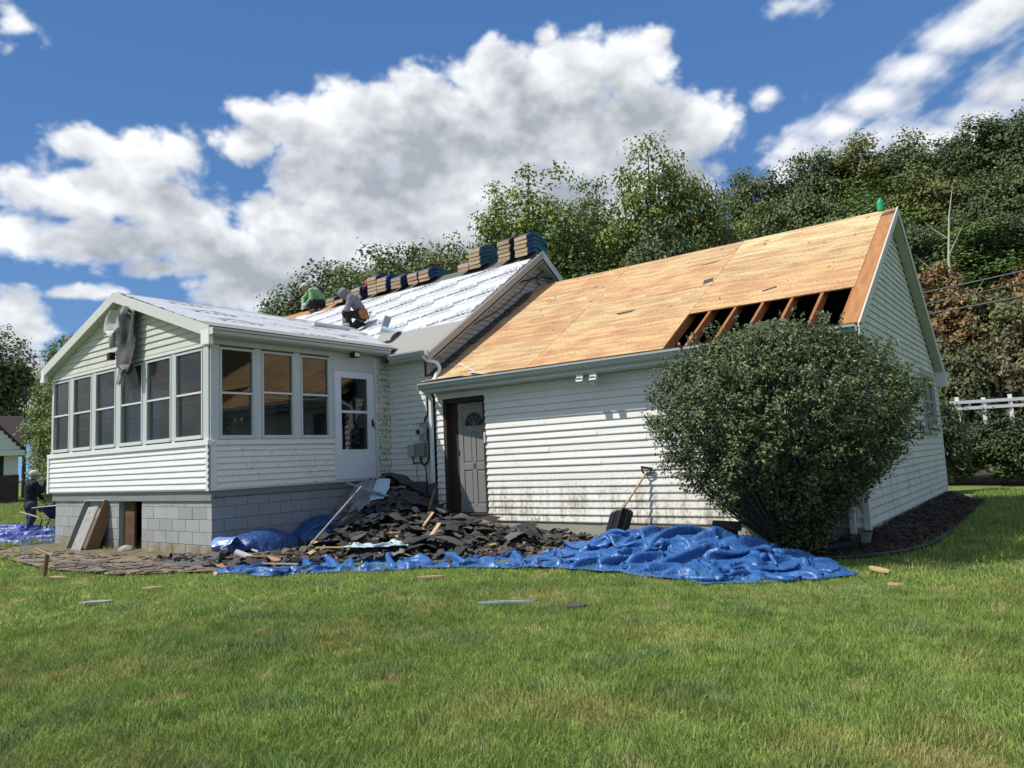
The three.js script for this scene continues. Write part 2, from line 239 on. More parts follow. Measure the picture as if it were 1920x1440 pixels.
// one lapped siding course: u0b..u1b at the bottom, u0t..u1t at the top
function board(u0b, u1b, u0t, u1t, y0, y1, z, proud) {
  const L = Math.max(u1b - u0b, 0.02), n = Math.max(1, Math.round(L / 0.9)), pos = [], uv = [], zz = []; for (let i = 0; i <= n; i++) zz.push(z + proud * (0.88 + 0.24 * rs()));
  const q = (a, b, c, d) => { for (const p of [a, b, c, a, c, d]) { pos.push(...p); uv.push(p[0], p[1]); } };
  const lip = (y1 - y0) * 0.12; y0 += 0.011;
  for (let i = 0; i < n; i++) {
    const a = i / n, b = (i + 1) / n, xb0 = lerp(u0b, u1b, a), xb1 = lerp(u0b, u1b, b), xt0 = lerp(u0t, u1t, a), xt1 = lerp(u0t, u1t, b), za = zz[i], zb = zz[i + 1], zt = z + 0.003;
    q([xb0, y0 + lip, za], [xb1, y0 + lip, zb], [xt1, y1, zt], [xt0, y1, zt]);
    q([xb0, y0, za - 0.002], [xb1, y0, zb - 0.002], [xb1, y0 + lip, zb], [xb0, y0 + lip, za]);
    q([xb0, y0, z], [xb1, y0, z], [xb1, y0, zb - 0.002], [xb0, y0, za - 0.002]); q([xb0, y0 - 0.011, z - 0.0015], [xb1, y0 - 0.011, z - 0.0015], [xb1, y0, z - 0.0015], [xb0, y0, z - 0.0015]);
  }
  q([u0b, y0, z], [u0b, y0, zz[0]], [u0t, y1, z + 0.003], [u0t, y1, z]); q([u1b, y0, zz[n]], [u1b, y0, z], [u1t, y1, z], [u1t, y1, z + 0.003]);
  const g = new THREE.BufferGeometry(); g.setAttribute('position', new THREE.Float32BufferAttribute(pos, 3)); g.setAttribute('uv', new THREE.Float32BufferAttribute(uv, 2)); g.computeVertexNormals(); return g;
}
function siding(wall, mat, y0, y1, h, lim, holes = [], z = 0.002, proud = 0.018, joints = null) {
  const n = Math.round((y1 - y0) / h), hh = (y1 - y0) / n;
  for (let i = 0; i < n; i++) {
    const a = y0 + i * hh, b = a + hh, m = (a + b) / 2, [l0, r0] = lim(a), [l1, r1] = lim(b); if (r0 - l0 < 0.05) continue;
    let cuts = [[l0, r0, l1, Math.max(r1, l1)]];
    for (const [h0, h1, hy0, hy1] of holes) if (m > hy0 && m < hy1) cuts = cuts.flatMap(c => h1 <= c[0] || h0 >= c[1] ? [c] : [[c[0], h0, c[2], h0], [h1, c[1], h1, c[3]]].filter(k => k[1] - k[0] > 0.03));
    if (joints) { const j = joints[i % joints.length] + 0.12 * (rs() - 0.5); cuts = cuts.flatMap(c => j > c[0] + 0.4 && j < c[1] - 0.4 ? [[c[0], j, c[2], j], [j + 0.003, c[1], j + 0.003, c[3]]] : [c]); }
    cuts.forEach((c, k) => part('siding_board', board(c[0], c[1], c[2], c[3], a, b, z, proud + 0.004 * (k % 2)), mat, wall));
  }
}
function wallOf(name, poly, holes, o, th, mat = mInterior) { const g = extrude(poly, 0.1, holes); g.translate(0, 0, -0.1); return place(part(name, g, mat, house), o, th); }
const rectP = (a, b, c, d) => [[a, c], [b, c], [b, d], [a, d]];

// a window: frame mesh with panes, rail and screen as sub-parts, in the wall's own frame
function windowAt(o, th, u0, u1, y0, y1, mid, opt = {}) {
  const f = 0.035, d = 0.03, g = [box(u0, u0 + f, y0, y1, -0.05, d), box(u1 - f, u1, y0, y1, -0.05, d), box(u0 + f, u1 - f, y1 - f, y1, -0.05, d - 0.003), box(u0 + f, u1 - f, y0, y0 + f, -0.05, d + 0.004), box(u0 - 0.02, u1 + 0.02, y0 - 0.03, y0 - 0.002, -0.04, d + 0.035, 0.004)];
  const w = place(part('window', merge(g), opt.mat || mTrimGrey, house), o, th);
  const gl = (a, b, z) => part('pane', box(u0 + f, u1 - f, a, b, z, z + 0.003), mGlass, w);
  gl(mid + 0.012, y1 - f, -0.012); gl(y0 + f, mid - 0.012, -0.03);
  part('sash_rail', box(u0 + f, u1 - f, mid - 0.016, mid + 0.016, -0.035, d - 0.006, 0.003), opt.mat || mTrim, w);
  if (opt.low) part('sash_rail', box(u0 + f, u1 - f, opt.low - 0.016, opt.low + 0.016, -0.06, -0.036, 0.003), mTrim, w);
  if (opt.high) part('sash_rail', box(u0 + f, u1 - f, opt.high - 0.01, opt.high + 0.01, -0.06, -0.036), mTrim, w);
  if (opt.screen) part('screen', box(u0 + f, u1 - f, y0 + f, y1 - f, 0.006, 0.008), mScreen, w);
  return w;
}
// --- porch, front (south) wall
const PW = 6.07, PD = 3.9;
const FO = [-PW, 0, 0], fw = [[0.06, 0.85], [1.01, 1.85], [2.01, 2.85], [3.03, 3.87], [4.01, 4.87], [5.0, 5.86]];
{
  const pk = 3.035, rf = u => 4.66 - 0.34 * Math.abs(u - pk);
  const w = wallOf('porch_wall', [[0, 1.06], [PW, 1.06], [PW, rf(PW) - 0.02], [pk, rf(pk)], [0, rf(0) - 0.02]], fw.map(a => [a[0], a[1], 1.92, 3.36]), FO, 0);
  part('siding_backing', box(-0.04, PW + 0.03, 1.06, 1.775, 0.003, 0.045), mWhite, w);
  siding(w, mWhite, 1.075, 1.775, 0.1, () => [0.02, PW - 0.03], [], 0.046, 0.02);
  siding(w, mPorchGable, 3.44, 4.6, 0.116, y => { const k = (4.6 - y) / 0.34; return [Math.max(0.02, pk - k), Math.min(PW - 0.02, pk + k)]; }, [], 0.004, 0.02);
  part('sill_board', box(-0.06, PW + 0.05, 1.778, 1.865, 0.003, 0.085, 0.006), mWhite, w);
  part('head_trim', box(0.0, PW - 0.02, 3.385, 3.436, 0.003, 0.035), mTrim, w);
  for (const [a, b] of [[-0.02, 0.055], [0.86, 1.0], [1.86, 2.0], [2.86, 3.02], [3.88, 4.0], [4.88, 4.99], [5.87, PW - 0.035]]) part('window_post', box(a, b, 1.867, 3.384, 0.002, 0.024, 0.004), mTrimGrey, w);
  part('corner_board', box(PW - 0.028, PW + 0.055, 1.062, 1.777, 0.04, 0.078), mTrim, w); part('corner_board', box(-0.06, 0.018, 1.062, 1.777, 0.04, 0.078), mWhite, w);
  fw.forEach(([a, b], i) => windowAt(FO, 0, a, b, 1.92, 3.36, 2.645, { screen: true, low: i === 1 ? 2.33 : i === 5 ? 2.53 : 0, high: i === 1 || i === 4 ? 2.98 : i === 5 ? 3.26 : 0 }));
  // underside flood lamp on the gable
  const fl = place(part('flood_light', merge([box(2.87, 3.0, 3.5, 3.64, 0.1, 0.2, 0.01), box(3.02, 3.1, 3.54, 3.68, 0.02, 0.1, 0.01), bar([3.06, 3.6, 0.06], [2.95, 3.6, 0.12], 0.03, 0.03)]), mBlack, house), FO, 0);
  part('lens', box(2.885, 2.985, 3.515, 3.625, 0.2, 0.206), mDark, fl);
}
// --- porch, east wall with windows and storm door
const EO = [0, 0, 0], TH = Math.PI / 2, ew = [[0.14, 0.77], [0.91, 1.56], [1.70, 2.34]];
{
  const w = wallOf('porch_wall', [[0, 1.06], [2.45, 1.06], [2.45, 3.16], [3.43, 3.16], [3.43, 1.06], [PD, 1.06], [PD, 3.58], [0, 3.58]], ew.map(a => [a[0], a[1], 1.9, 3.37]), EO, TH);
  part('siding_backing', box(0.04, 2.43, 1.06, 1.775, 0.003, 0.03), mPorchSide, w);
  siding(w, mPorchSide, 1.075, 1.775, 0.1, () => [0.075, 2.40], [], 0.031, 0.021);
  siding(w, mStrip, 1.1, 3.47, 0.112, () => [3.5, PD - 0.035], [], 0.004, 0.016);
  part('sill_board', box(0.0, 2.42, 1.778, 1.862, 0.003, 0.07, 0.006), mPorchSide, w);
  part('corner_board', box(-0.078, 0.072, 1.062, 1.777, 0.03, 0.055), mTrim, w); part('corner_board', box(2.402, 2.44, 1.062, 1.777, 0.03, 0.046), mTrim, w); part('corner_board', box(3.44, 3.498, 1.08, 3.47, 0.003, 0.024), mTrim, w); part('corner_board', box(PD - 0.033, PD - 0.004, 1.08, 3.45, 0.003, 0.03), mTrim, w);
  for (const [a, b] of [[-0.02, 0.135], [0.775, 0.905], [1.565, 1.695], [2.345, 2.44]]) part('window_post', box(a, b, 1.864, 3.4, 0.002, 0.024, 0.004), mTrimGrey, w);
  part('wall_panel', box(2.35, 3.44, 3.2, 3.5, 0.003, 0.012), mTrimGrey, w); part('head_trim', box(0, 2.345, 3.41, 3.5, 0.003, 0.02), mTrimGrey, w);
  ew.forEach(([a, b], i) => windowAt(EO, TH, a, b, 1.9, 3.37, i ? 2.66 : 2.625, { low: i ? 2.585 : 0, high: i ? 3.28 : 0 }));
  // storm door
  const a = 2.455, b = 3.425, g = [[a, 2.6, 1.11, 3.15], [3.25, b, 1.11, 3.15], [2.6, 3.25, 1.11, 1.66], [2.6, 3.25, 3.02, 3.15]].map(k => box(k[0], k[1], k[2], k[3], -0.02, 0.025, 0.003));
  const d = place(part('storm_door', merge(g), mDoorW, house), EO, TH);
  part('pane', box(2.6, 3.25, 2.4, 3.02, -0.004, 0), mGlass, d); part('pane', box(2.6, 3.25, 1.66, 2.35, -0.008, -0.004), mGlass, d); part('sash_rail', box(2.6, 3.25, 2.35, 2.4, -0.015, 0.022, 0.003), mTrim, d);
  part('door_handle', merge([box(3.34, 3.38, 2.1, 2.24, 0.025, 0.04, 0.005), bar([3.36, 2.2, 0.05], [3.38, 2.06, 0.07], 0.018, 0.018)]), mBlack, d);
  part('glazing_frame', merge([box(2.575, 2.6, 1.635, 3.045, 0.026, 0.032), box(3.25, 3.275, 1.635, 3.045, 0.026, 0.032), box(2.6, 3.25, 1.635, 1.658, 0.026, 0.032), box(2.6, 3.25, 3.022, 3.045, 0.026, 0.032)]), mDoorW, d);
  place(part('door_frame', merge([box(2.415, 2.453, 1.08, 3.2, 0.003, 0.035), box(3.428, 3.45, 1.08, 3.2, 0.025, 0.04), box(2.453, 3.428, 3.152, 3.198, 0.003, 0.035), box(2.42, 3.45, 1.06, 1.105, -0.08, 0.05)]), mTrimGrey, house), EO, TH);
  // lamp under the porch eave
  const fl = part('flood_light', merge([box(0.1, 0.24, 3.4, 3.5, -2.9, -2.76, 0.01), bar([0.17, 3.5, -2.83], [0.17, 3.54, -2.83], 0.05, 0.05), box(0.1, 0.2, 3.5, 3.54, -2.88, -2.78)]), mBlack, house); part('lens', box(0.24, 0.246, 3.415, 3.485, -2.885, -2.775), mTrim, fl);
}
// --- porch, west wall (seen through the room)
{
  const O = [-PW, 0, -PD], ww = [[0.3, 1.2], [1.4, 2.4], [2.6, 3.6]];
  wallOf('porch_wall', [[0, 1.06], [PD, 1.06], [PD, 3.58], [0, 3.58]], ww.map(a => [a[0], a[1], 1.9, 3.36]), O, -TH, mWhite);
  ww.forEach(([a, b]) => windowAt(O, -TH, a, b, 1.9, 3.36, 2.64));
  part('porch_floor', box(-PW, -0.1, 0.98, 1.06, -PD, -0.1), mFloor, house); part('porch_ceiling', box(-PW + 0.1, -0.1, 3.46, 3.5, -PD, -0.1), mInterior, house);
}
// --- porch base: painted rim, block walls and crawl space
{
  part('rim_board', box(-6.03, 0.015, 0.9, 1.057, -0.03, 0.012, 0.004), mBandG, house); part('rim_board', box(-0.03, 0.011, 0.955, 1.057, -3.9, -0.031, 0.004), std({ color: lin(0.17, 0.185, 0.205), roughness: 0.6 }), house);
  part('rim_board', box(-6.06, -6.03, 0.9, 1.057, -3.9, 0.0), mBandG, house);
  const w = part('block_wall', merge([box(-5.92, -3.13, -0.2, 0.9, -0.2, -0.035), box(-2.28, -0.035, -0.2, 0.9, -0.2, -0.035)]), mMortar, house);
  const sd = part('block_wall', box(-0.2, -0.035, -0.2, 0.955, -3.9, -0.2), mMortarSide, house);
  part('block_wall', box(-5.92, -5.72, -0.2, 0.9, -3.9, -0.2), mMortar, house);
  const H = 0.2, J = 0.006;
  const run = (x0, x1, row, off) => { let x = x0 - (off ? 0.21 : 0); while (x < x1 - 0.02) { const a = Math.max(x, x0), b = Math.min(x + 0.42, x1); if (b - a > 0.04) { const y0 = -0.1 + row * H - 0.1, y1 = Math.min(y0 + H, 0.895); if (y1 - y0 > 0.03) part('concrete_block', box(a + J / 2, b - J / 2, y0 + J / 2, y1 - J / 2, -0.1, -0.02 + 0.004 * rs(), 0.006), row < 2 ? mBlockLow : mBlock[Math.floor(rs() * 4)], w); } x += 0.42; } };
  for (let r = 0; r < 6; r++) { run(-5.92, -3.13, r, r % 2); run(-2.28, -0.02, r, r % 2); }
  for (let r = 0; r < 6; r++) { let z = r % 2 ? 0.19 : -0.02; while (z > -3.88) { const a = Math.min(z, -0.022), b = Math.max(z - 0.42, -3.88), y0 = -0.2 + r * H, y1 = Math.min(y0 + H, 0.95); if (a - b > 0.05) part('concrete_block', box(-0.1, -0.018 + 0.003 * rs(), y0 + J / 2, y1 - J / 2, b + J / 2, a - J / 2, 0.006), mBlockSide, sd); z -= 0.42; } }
  part('crawl_panel', box(-3.1, -2.72, -0.05, 0.88, -0.14, -0.1), std({ map: osbT, color: lin(0.2, 0.17, 0.14), roughness: 0.9 }), house);
  part('crawl_space', merge([box(-5.7, -0.2, -0.05, -0.02, -3.8, -0.2), box(-5.7, -0.2, -0.05, 0.95, -2.0, -1.95)]), mDark, house);
}
// --- the main house
{
  const w = wallOf('house_wall', rectP(0, 10.385, -0.2, 3.6), [], [-9.3, 0, -3.9], 0, mInterior);
  siding(w, mHouse, 0.98, 3.45, 0.1145, () => [9.3 + 0.03, 10.385 - 0.1], [], 0.003, 0.018);
  siding(w, mHouse, 1.1, 3.45, 0.1145, () => [3.3, 9.26], [[7.5, 8.5, 1.0, 3.15], [5.4, 6.5, 1.9, 3.1]], 0.003, 0.018);
  part('inner_door', box(7.55, 8.45, 1.07, 3.1, 0.003, 0.03, 0.005), mDark, w); part('inner_window', box(5.45, 6.45, 1.95, 3.05, 0.003, 0.02), mDark, w);
  part('foundation', box(9.3, 10.5, -0.2, 0.955, 0.003, 0.022), std({ map: blockT, color: lin(0.3, 0.32, 0.36), roughness: 0.9 }), w);
  part('corner_board', box(10.285, 10.41, 0.94, 3.5, 0.003, 0.035), mTrimGrey, w); part('head_trim', box(9.3, 10.3, 3.46, 3.56, 0.003, 0.025), mSoffit, w);
  const R = 6.05, pk = 3.75, GO = [1.085, 0, -3.9];
  const gb = wallOf('house_wall', [[0, -0.2], [7.5, -0.2], [7.5, 3.5], [pk, R], [0, 3.5]], [], GO, TH);
  siding(gb, mHGable, 2.7, 6.05, 0.117, y => { const k = (R - y) / 0.68; const g = (y - 2.75) / 0.628; return [Math.max(0.0, pk - k), Math.max(0.06, Math.min(g + 0.35, pk + k, 7.5))]; }, [], 0.003, 0.018);
  wallOf('house_wall', [[0, -0.2], [7.5, -0.2], [7.5, 3.5], [pk, R], [0, 3.5]], [], [-9.2, 0, -11.4], -TH, mWhite); wallOf('house_wall', rectP(0, 10.385, -0.2, 3.6), [], [1.085, 0, -11.4], Math.PI, mWhite);
}
// --- the garage
{
  const O = [1.2, 0, -3.91], dr = [0.29, 1.21, 0.38, 2.45];
  const w = wallOf('garage_wall', [[0, 0.26], [0.29, 0.26], [0.29, 2.45], [1.21, 2.45], [1.21, 0.26], [7.47, 0.26], [7.47, 2.8], [0, 2.8]], [], O, 0);
  siding(w, mGarage, 0.26, 2.71, 0.1166, () => [0.02, 7.44], [[0.22, 1.235, 0.0, 2.5]], 0.003, 0.021, [3.6, 5.2, 2.6, 4.5]);
  part('foundation', merge([box(0, 0.29, -0.2, 0.258, -0.1, 0.0), box(0.29, 1.21, -0.2, 0.37, -0.1, 0.0), box(1.21, 7.46, -0.2, 0.258, -0.1, 0.0)]), mConc, w);
  part('frieze_board', box(0, 7.46, 2.63, 2.72, 0.004, 0.026), mSoffit, w); part('corner_board', box(7.43, 7.5, 0.24, 2.7, 0.003, 0.04), mTrim, w);
  const fr = place(part('door_frame', merge([box(0.225, 0.3, 0.375, 2.53, -0.12, 0.03), box(1.195, 1.235, 0.26, 2.53, -0.12, 0.03), box(0.3, 1.195, 2.44, 2.53, -0.12, 0.028), box(0.3, 1.195, 0.372, 0.39, -0.12, 0.04), box(0.3, 0.5, 0.39, 2.44, -0.125, -0.11)]), mDarkWood, house), O, 0); fr.userData.label = 'dark bare wood frame without trim';
  // the door leaf, standing a little open inwards
  const dw = 0.72, g = [box(0, dw, 0, 2.03, -0.02, 0.0)], rail = (a, b, c, d) => g.push(box(a, b, c, d, 0, 0.012, 0.003));
  rail(0, 0.1, 0, 2.03); rail(dw - 0.1, dw, 0, 2.03); rail(0.3, 0.38, 0.12, 1.5); rail(0.1, dw - 0.1, 0, 0.14); rail(0.1, dw - 0.1, 0.78, 0.9); rail(0.1, dw - 0.1, 1.46, 1.58); rail(0.1, dw - 0.1, 1.92, 2.03);
  for (const [x0, x1] of [[0.13, 0.275], [0.405, dw - 0.13]]) { g.push(box(x0, x1, 0.18, 0.74, 0, 0.008, 0.003)); g.push(box(x0, x1, 0.94, 1.42, 0, 0.008, 0.003)); }
  const leaf = place(part('entry_door', merge(g), mDoorG, house), [1.70, 0.4, -4.0], 0.13);
  const fan = [[-0.2, 0], [0.2, 0]]; for (let i = 0; i <= 14; i++) { const a = i / 14 * Math.PI; fan.push([0.2 * Math.cos(a), 0.24 * Math.sin(a)]); }
  const fs = extrude(fan.slice(2), 0.006); fs.translate(dw / 2, 1.6, 0.004); part('fan_light', fs, mDark, leaf);
  const mu = []; for (const a of [36, 72, 108, 144]) mu.push(bar([dw / 2, 1.6, 0.014], [dw / 2 + 0.21 * Math.cos(a * D2R), 1.6 + 0.245 * Math.sin(a * D2R), 0.014], 0.012, 0.008)); for (let i = 0; i < 12; i++) { const p = k => [dw / 2 + 0.21 * Math.cos(k * Math.PI / 12), 1.6 + 0.25 * Math.sin(k * Math.PI / 12), 0.014]; mu.push(bar(p(i), p(i + 1), 0.02, 0.012)); }
  part('fan_muntins', merge(mu), mDoorG, leaf); for (const y of [0.25, 1.05, 1.75]) part('hinge', box(-0.02, 0.015, y, y + 0.1, 0, 0.02), mBlack, leaf);
  const st = place(part('strike_plate', box(1.215, 1.245, 1.65, 1.85, 0.032, 0.05, 0.006), mTrim, house), O, 0);
  // inside of the garage
  part('garage_floor', box(1.2, 8.6, 0.2, 0.37, -11.5, -4.02), mFloor, house);
  const G = [8.67, 0, -3.91], gp = [[0, 0.26], [7.67, 0.26], [7.67, 2.72], [3.74, 5.2], [0, 2.72]], wh = [5.62, 7.02, 1.6, 2.6];
  const gb = wallOf('garage_wall', gp, [wh], G, TH);
  siding(gb, mGable, 0.26, 5.16, 0.112, y => y < 2.72 ? [0.03, 7.64] : [3.74 - (5.16 - y) / 0.631, 3.74 + (5.16 - y) / 0.631], [[5.53, 7.11, 1.5, 2.69]], 0.003, 0.019);
  part('foundation', box(0.01, 7.66, -0.2, 0.258, -0.1, 0.0), mConc, gb); part('corner_board', box(-0.035, 0.03, 0.24, 2.75, 0.003, 0.035), mTrim, gb); part('corner_board', box(7.64, 7.7, 0.24, 2.75, 0.003, 0.035), mTrim, gb);
  const cas = place(part('window_casing', merge([box(5.54, 5.615, 1.53, 2.68, 0.003, 0.045), box(7.025, 7.1, 1.53, 2.68, 0.003, 0.045), box(5.615, 7.025, 2.605, 2.68, 0.003, 0.045), box(5.48, 7.16, 1.46, 1.53, 0.003, 0.08)]), mSoffit, house), G, TH); cas.userData.label = 'weathered grey window casing';
  windowAt(G, TH, 5.63, 6.3, 1.6, 2.6, 2.1, { mat: mSoffit }); windowAt(G, TH, 6.34, 7.02, 1.6, 2.6, 2.1, { mat: mSoffit });
  wallOf('garage_wall', rectP(0, 7.47, -0.2, 2.8), [], [8.67, 0, -11.58], Math.PI, mWhite);
}

// ------------------------------------------------------------------ roofs
const AG = Math.atan(0.628), AH = Math.atan(0.69), AP = Math.atan(0.34);
function onRoof(m, o, az, a) { m.position.set(...o); m.rotation.set(a, az, 0, 'YXZ'); return m; }
const gR = [0, 5.40, -7.65], hR = [0, 6.21, -7.65], pR = [-3.03, 4.75, 0];
const mOldShingle = std({ map: shingleT, roughness: 0.95 });
{ // garage
  const rows = [0, 1.03, 2.25, 3.47, 4.74], cols = [1.1, 3.62, 6.13, 8.62], r = rng(5);
  const tone = [[1, 0, 3], [0, 1, 0], [2, 0, 1], [0, 1, 0]];
  for (let i = 0; i < 4; i++) for (let j = 0; j < 3; j++) {
    if (i === 3 && j === 2) continue;
    const g = box(cols[j] + 0.004, cols[j + 1] - 0.004, -0.018, 0.003 * r(), rows[i] + 0.003, rows[i + 1] - 0.003), uv = g.attributes.uv, ou = r() * 2, ov = r() * 2; for (let k = 0; k < uv.count; k++) uv.setXY(k, uv.getX(k) + ou, uv.getY(k) + ov);
    onRoof(part('roof_panel', g, mOSB[tone[i][j]], house), gR, 0, AG);
  }
  for (const [a, b] of [[0, 0.32], [0.325, 1.9], [1.905, 4.75]]) { const g = box(8.625, 8.83, -0.02, 0.003, a, b), uv = g.attributes.uv; for (let k = 0; k < uv.count; k++) uv.setXY(k, uv.getX(k) + a, uv.getY(k) + a * 1.7); onRoof(part('roof_plank', g, mPlank, house, 'old orange brown roof plank along the gable edge'), gR, 0, AG); }
  for (const x of [1.3, 2.2, 3.1, 4.0, 4.9, 5.7]) onRoof(part('rafter', box(x - 0.02, x + 0.02, -0.16, -0.02, 0.02, 4.6), mRafter, house), gR, 0, AG);
  for (const x of [6.105, 6.47, 6.89, 7.315, 7.75, 8.175, 8.60]) onRoof(part('rafter', box(x - 0.021, x + 0.021, -0.165, -0.0185, 0.02, 4.7), mRafter, house), gR, 0, AG);
  onRoof(part('drip_edge', box(1.25, 8.8, -0.05, -0.019, 4.702, 4.735), mDarkWood, house), gR, 0, AG);
  onRoof(part('back_roof', box(-8.83, -1.1, -0.02, 0, 0.01, 4.75), mOldShingle, house), gR, Math.PI, AG);
  // stains and scraps left on the sheathing
  const scr = (x, s, w, l, rot) => { const g = box(-w / 2, w / 2, 0.0015, 0.006, -l / 2, l / 2), p = g.attributes.position; for (let k = 0; k < p.count; k++) { const n = N3(p.getX(k) * 17 + x, s, p.getZ(k) * 31); p.setX(k, p.getX(k) * (1 + n)); p.setZ(k, p.getZ(k) * (1 + 0.8 * n)); } g.rotateY(rot); g.translate(x, 0, s); onRoof(part('felt_scrap', g, mOldShingle, house), gR, 0, AG); };
  scr(4.72, 2.9, 0.34, 0.1, 0.1); scr(6.02, 2.02, 0.16, 0.2, 0.3); scr(7.3, 2.98, 0.2, 0.05, 0.4); scr(5.72, 1.0, 0.3, 0.04, 0.2); scr(3.7, 1.7, 0.07, 0.03, 0.1);
  for (let i = 0; i < 26; i++) scr(1.6 + r() * 6.8, 0.2 + r() * 3.2, 0.03 + r() * 0.06, 0.012 + r() * 0.02, r() * 3);
  scr(8.72, 0.22, 0.2, 0.16, 0.1);
  part('flashing_strip', merge([bar([1.63, 3.225, -4.18], [2.38, 2.95, -3.74], 0.06, 0.006), bar([2.3, 2.945, -3.7], [2.75, 2.86, -3.58], 0.1, 0.008), bar([1.32, 2.885, -3.6], [2.2, 2.885, -3.57], 0.12, 0.008)]), mWhite, house, 'loose white strip of flashing at the eave corner');
  // rake boards, soffits and returns
  const rk = [[3.56, 2.69], [3.56, 2.84], [7.65, 5.415], [7.65, 5.27]], rb = [[7.65, 5.27], [7.65, 5.415], [11.78, 2.82], [11.78, 2.62]];
  for (const [p, m] of [[rk, mFascia], [rb, mFascia]]) { const g = extrude(p, 0.02); place(part('rake_board', g, m, house), [8.832, 0, 0], TH); }
  onRoof(part('rake_soffit', box(8.69, 8.83, -0.15, -0.13, 0, 4.75), mSoffit, house), gR, 0, AG); onRoof(part('rake_soffit', box(-8.83, -8.69, -0.17, -0.15, 0, 4.85), mSoffit, house), gR, Math.PI, AG);
  place(part('eave_return', extrude([[11.52, 2.46], [11.52, 2.78], [11.86, 2.78], [11.86, 2.6], [11.78, 2.46]], 0.18), mFascia, house), [8.69, 0, 0], TH);
  part('soffit', box(1.24, 8.8, 2.645, 2.66, -3.88, -3.56), mSoffit, house); part('fascia', box(1.24, 8.82, 2.66, 2.80, -3.585, -3.56), mFascia, house);
}
const gutP = [[0, 0], [0, -0.115], [0.07, -0.115], [0.09, -0.09], [0.1, -0.05], [0.125, -0.03], [0.125, 0], [0.117, 0], [0.117, -0.025], [0.093, -0.044], [0.083, -0.085], [0.066, -0.107], [0.008, -0.107], [0.008, 0]];
function gutter(len) { const g = extrude(gutP, len); g.rotateY(-Math.PI / 2); g.translate(len, 0, 0); return g; } // runs along +x, lip towards +z
{
  const a = part('gutter', gutter(7.62), mGutter, house); a.position.set(1.2, 2.825, -3.558); a.rotation.z = 0.001;
  const b = part('gutter', gutter(0.98), mGutter, house); b.position.set(0.36, 3.475, -3.60);
  const c = part('gutter', gutter(3.78), mGutter, house); c.rotation.y = Math.PI / 2; c.position.set(0.225, 3.615, 0.16);
  // end caps
  part('gutter_cap', box(1.192, 1.2, 2.715, 2.825, -3.556, -3.44), mFascia, house); part('gutter_cap', box(0.227, 0.345, 3.505, 3.615, 0.162, 0.17), mFascia, house);
  const ds = (pts, r) => tube(pts, r, 20, 8);
  part('downspout', merge([ds([[1.26, 3.38, -3.55], [1.30, 3.29, -3.6], [1.44, 3.22, -3.74], [1.47, 3.1, -3.78], [1.43, 2.99, -3.72], [1.46, 2.88, -3.65]], 0.035)]), mTrim, house);
  part('downspout', merge([box(1.115, 1.19, 0.96, 2.6, -3.87, -3.81, 0.012), bar([1.15, 2.58, -3.84], [1.22, 2.74, -3.55], 0.06, 0.06)]), mTrim, house);
  part('downspout', merge([box(8.46, 8.54, 0.16, 2.6, -3.88, -3.81, 0.012), bar([8.5, 2.58, -3.845], [8.5, 2.72, -3.5], 0.06, 0.06)]), mTrim, house);
}
// roofing felt: light sheets with printed words, slightly wrinkled
function printTex(draw, w = 2048, h = 512) {
  const c = document.createElement('canvas'); c.width = w; c.height = h; const x = c.getContext('2d'); x.fillStyle = '#c9cbce'; x.fillRect(0, 0, w, h); draw(x, w, h);
  const t = new THREE.CanvasTexture(c); t.colorSpace = THREE.SRGBColorSpace; t.wrapS = t.wrapT = THREE.RepeatWrapping; t.magFilter = THREE.LinearFilter; return t;
}
const hPrint = printTex((x, w, h) => {
  x.strokeStyle = '#666'; x.lineWidth = 7; x.beginPath(); x.moveTo(0, 8); x.lineTo(w, 8); x.stroke(); x.setLineDash([26, 18]); x.beginPath(); x.moveTo(0, h - 26); x.lineTo(w, h - 26); x.stroke(); x.setLineDash([]);
  x.fillStyle = '#202125'; x.textBaseline = 'middle';
  const words = (px, py) => {
    x.save(); x.translate(px, py); x.rotate(Math.PI - 0.3); x.font = 'bold 104px sans-serif'; x.lineWidth = 5; x.strokeStyle = '#202125'; x.fillText('TITANIUM UDL', -400, 0, 640); x.strokeText('TITANIUM UDL', -400, 0, 640); x.font = 'bold 64px sans-serif'; x.fillText('25', 270, 4); x.lineWidth = 9; x.strokeRect(370, -28, 70, 54); x.restore();
    x.save(); x.translate(px + 420, py - 20); x.rotate(Math.PI - 0.3); x.font = 'italic bold 66px serif'; x.fillStyle = '#4c4d51'; x.fillText('Titanium', 0, 0); x.restore(); x.fillStyle = '#202125';
  };
  for (const [px, py] of [[420, 120], [1444, 120], [932, 376], [1956, 376]]) for (const dx of [-w, 0, w]) for (const dy of [-h, 0, h]) words(px + dx, py + dy);
});
const pPrint = printTex((x, w, h) => {
  x.fillStyle = '#28292c'; x.strokeStyle = '#28292c';
  for (let i = 0; i < 3; i++) for (let j = 0; j < 2; j++) { const px = 180 + i * 680 + j * 330, py = 130 + j * 250; x.save(); x.translate(px, py); x.font = 'bold 120px sans-serif'; x.fillText('ZINF', 0, 50, 250); x.lineWidth = 12; x.beginPath(); x.moveTo(-20, -44); x.lineTo(110, -100); x.lineTo(250, -44); x.stroke(); x.restore(); }
}, 1024, 512);
const wrinkB = tex(512, 512, (u, v) => 0.5 + 0.5 * tfbm(u, v, 5, 5), { srgb: false });
const mHSheet = std({ map: hPrint, bumpMap: wrinkB, bumpScale: 0.03, roughness: 0.55 }), mPSheet = std({ map: pPrint, bumpMap: wrinkB, bumpScale: 0.03, roughness: 0.5 });
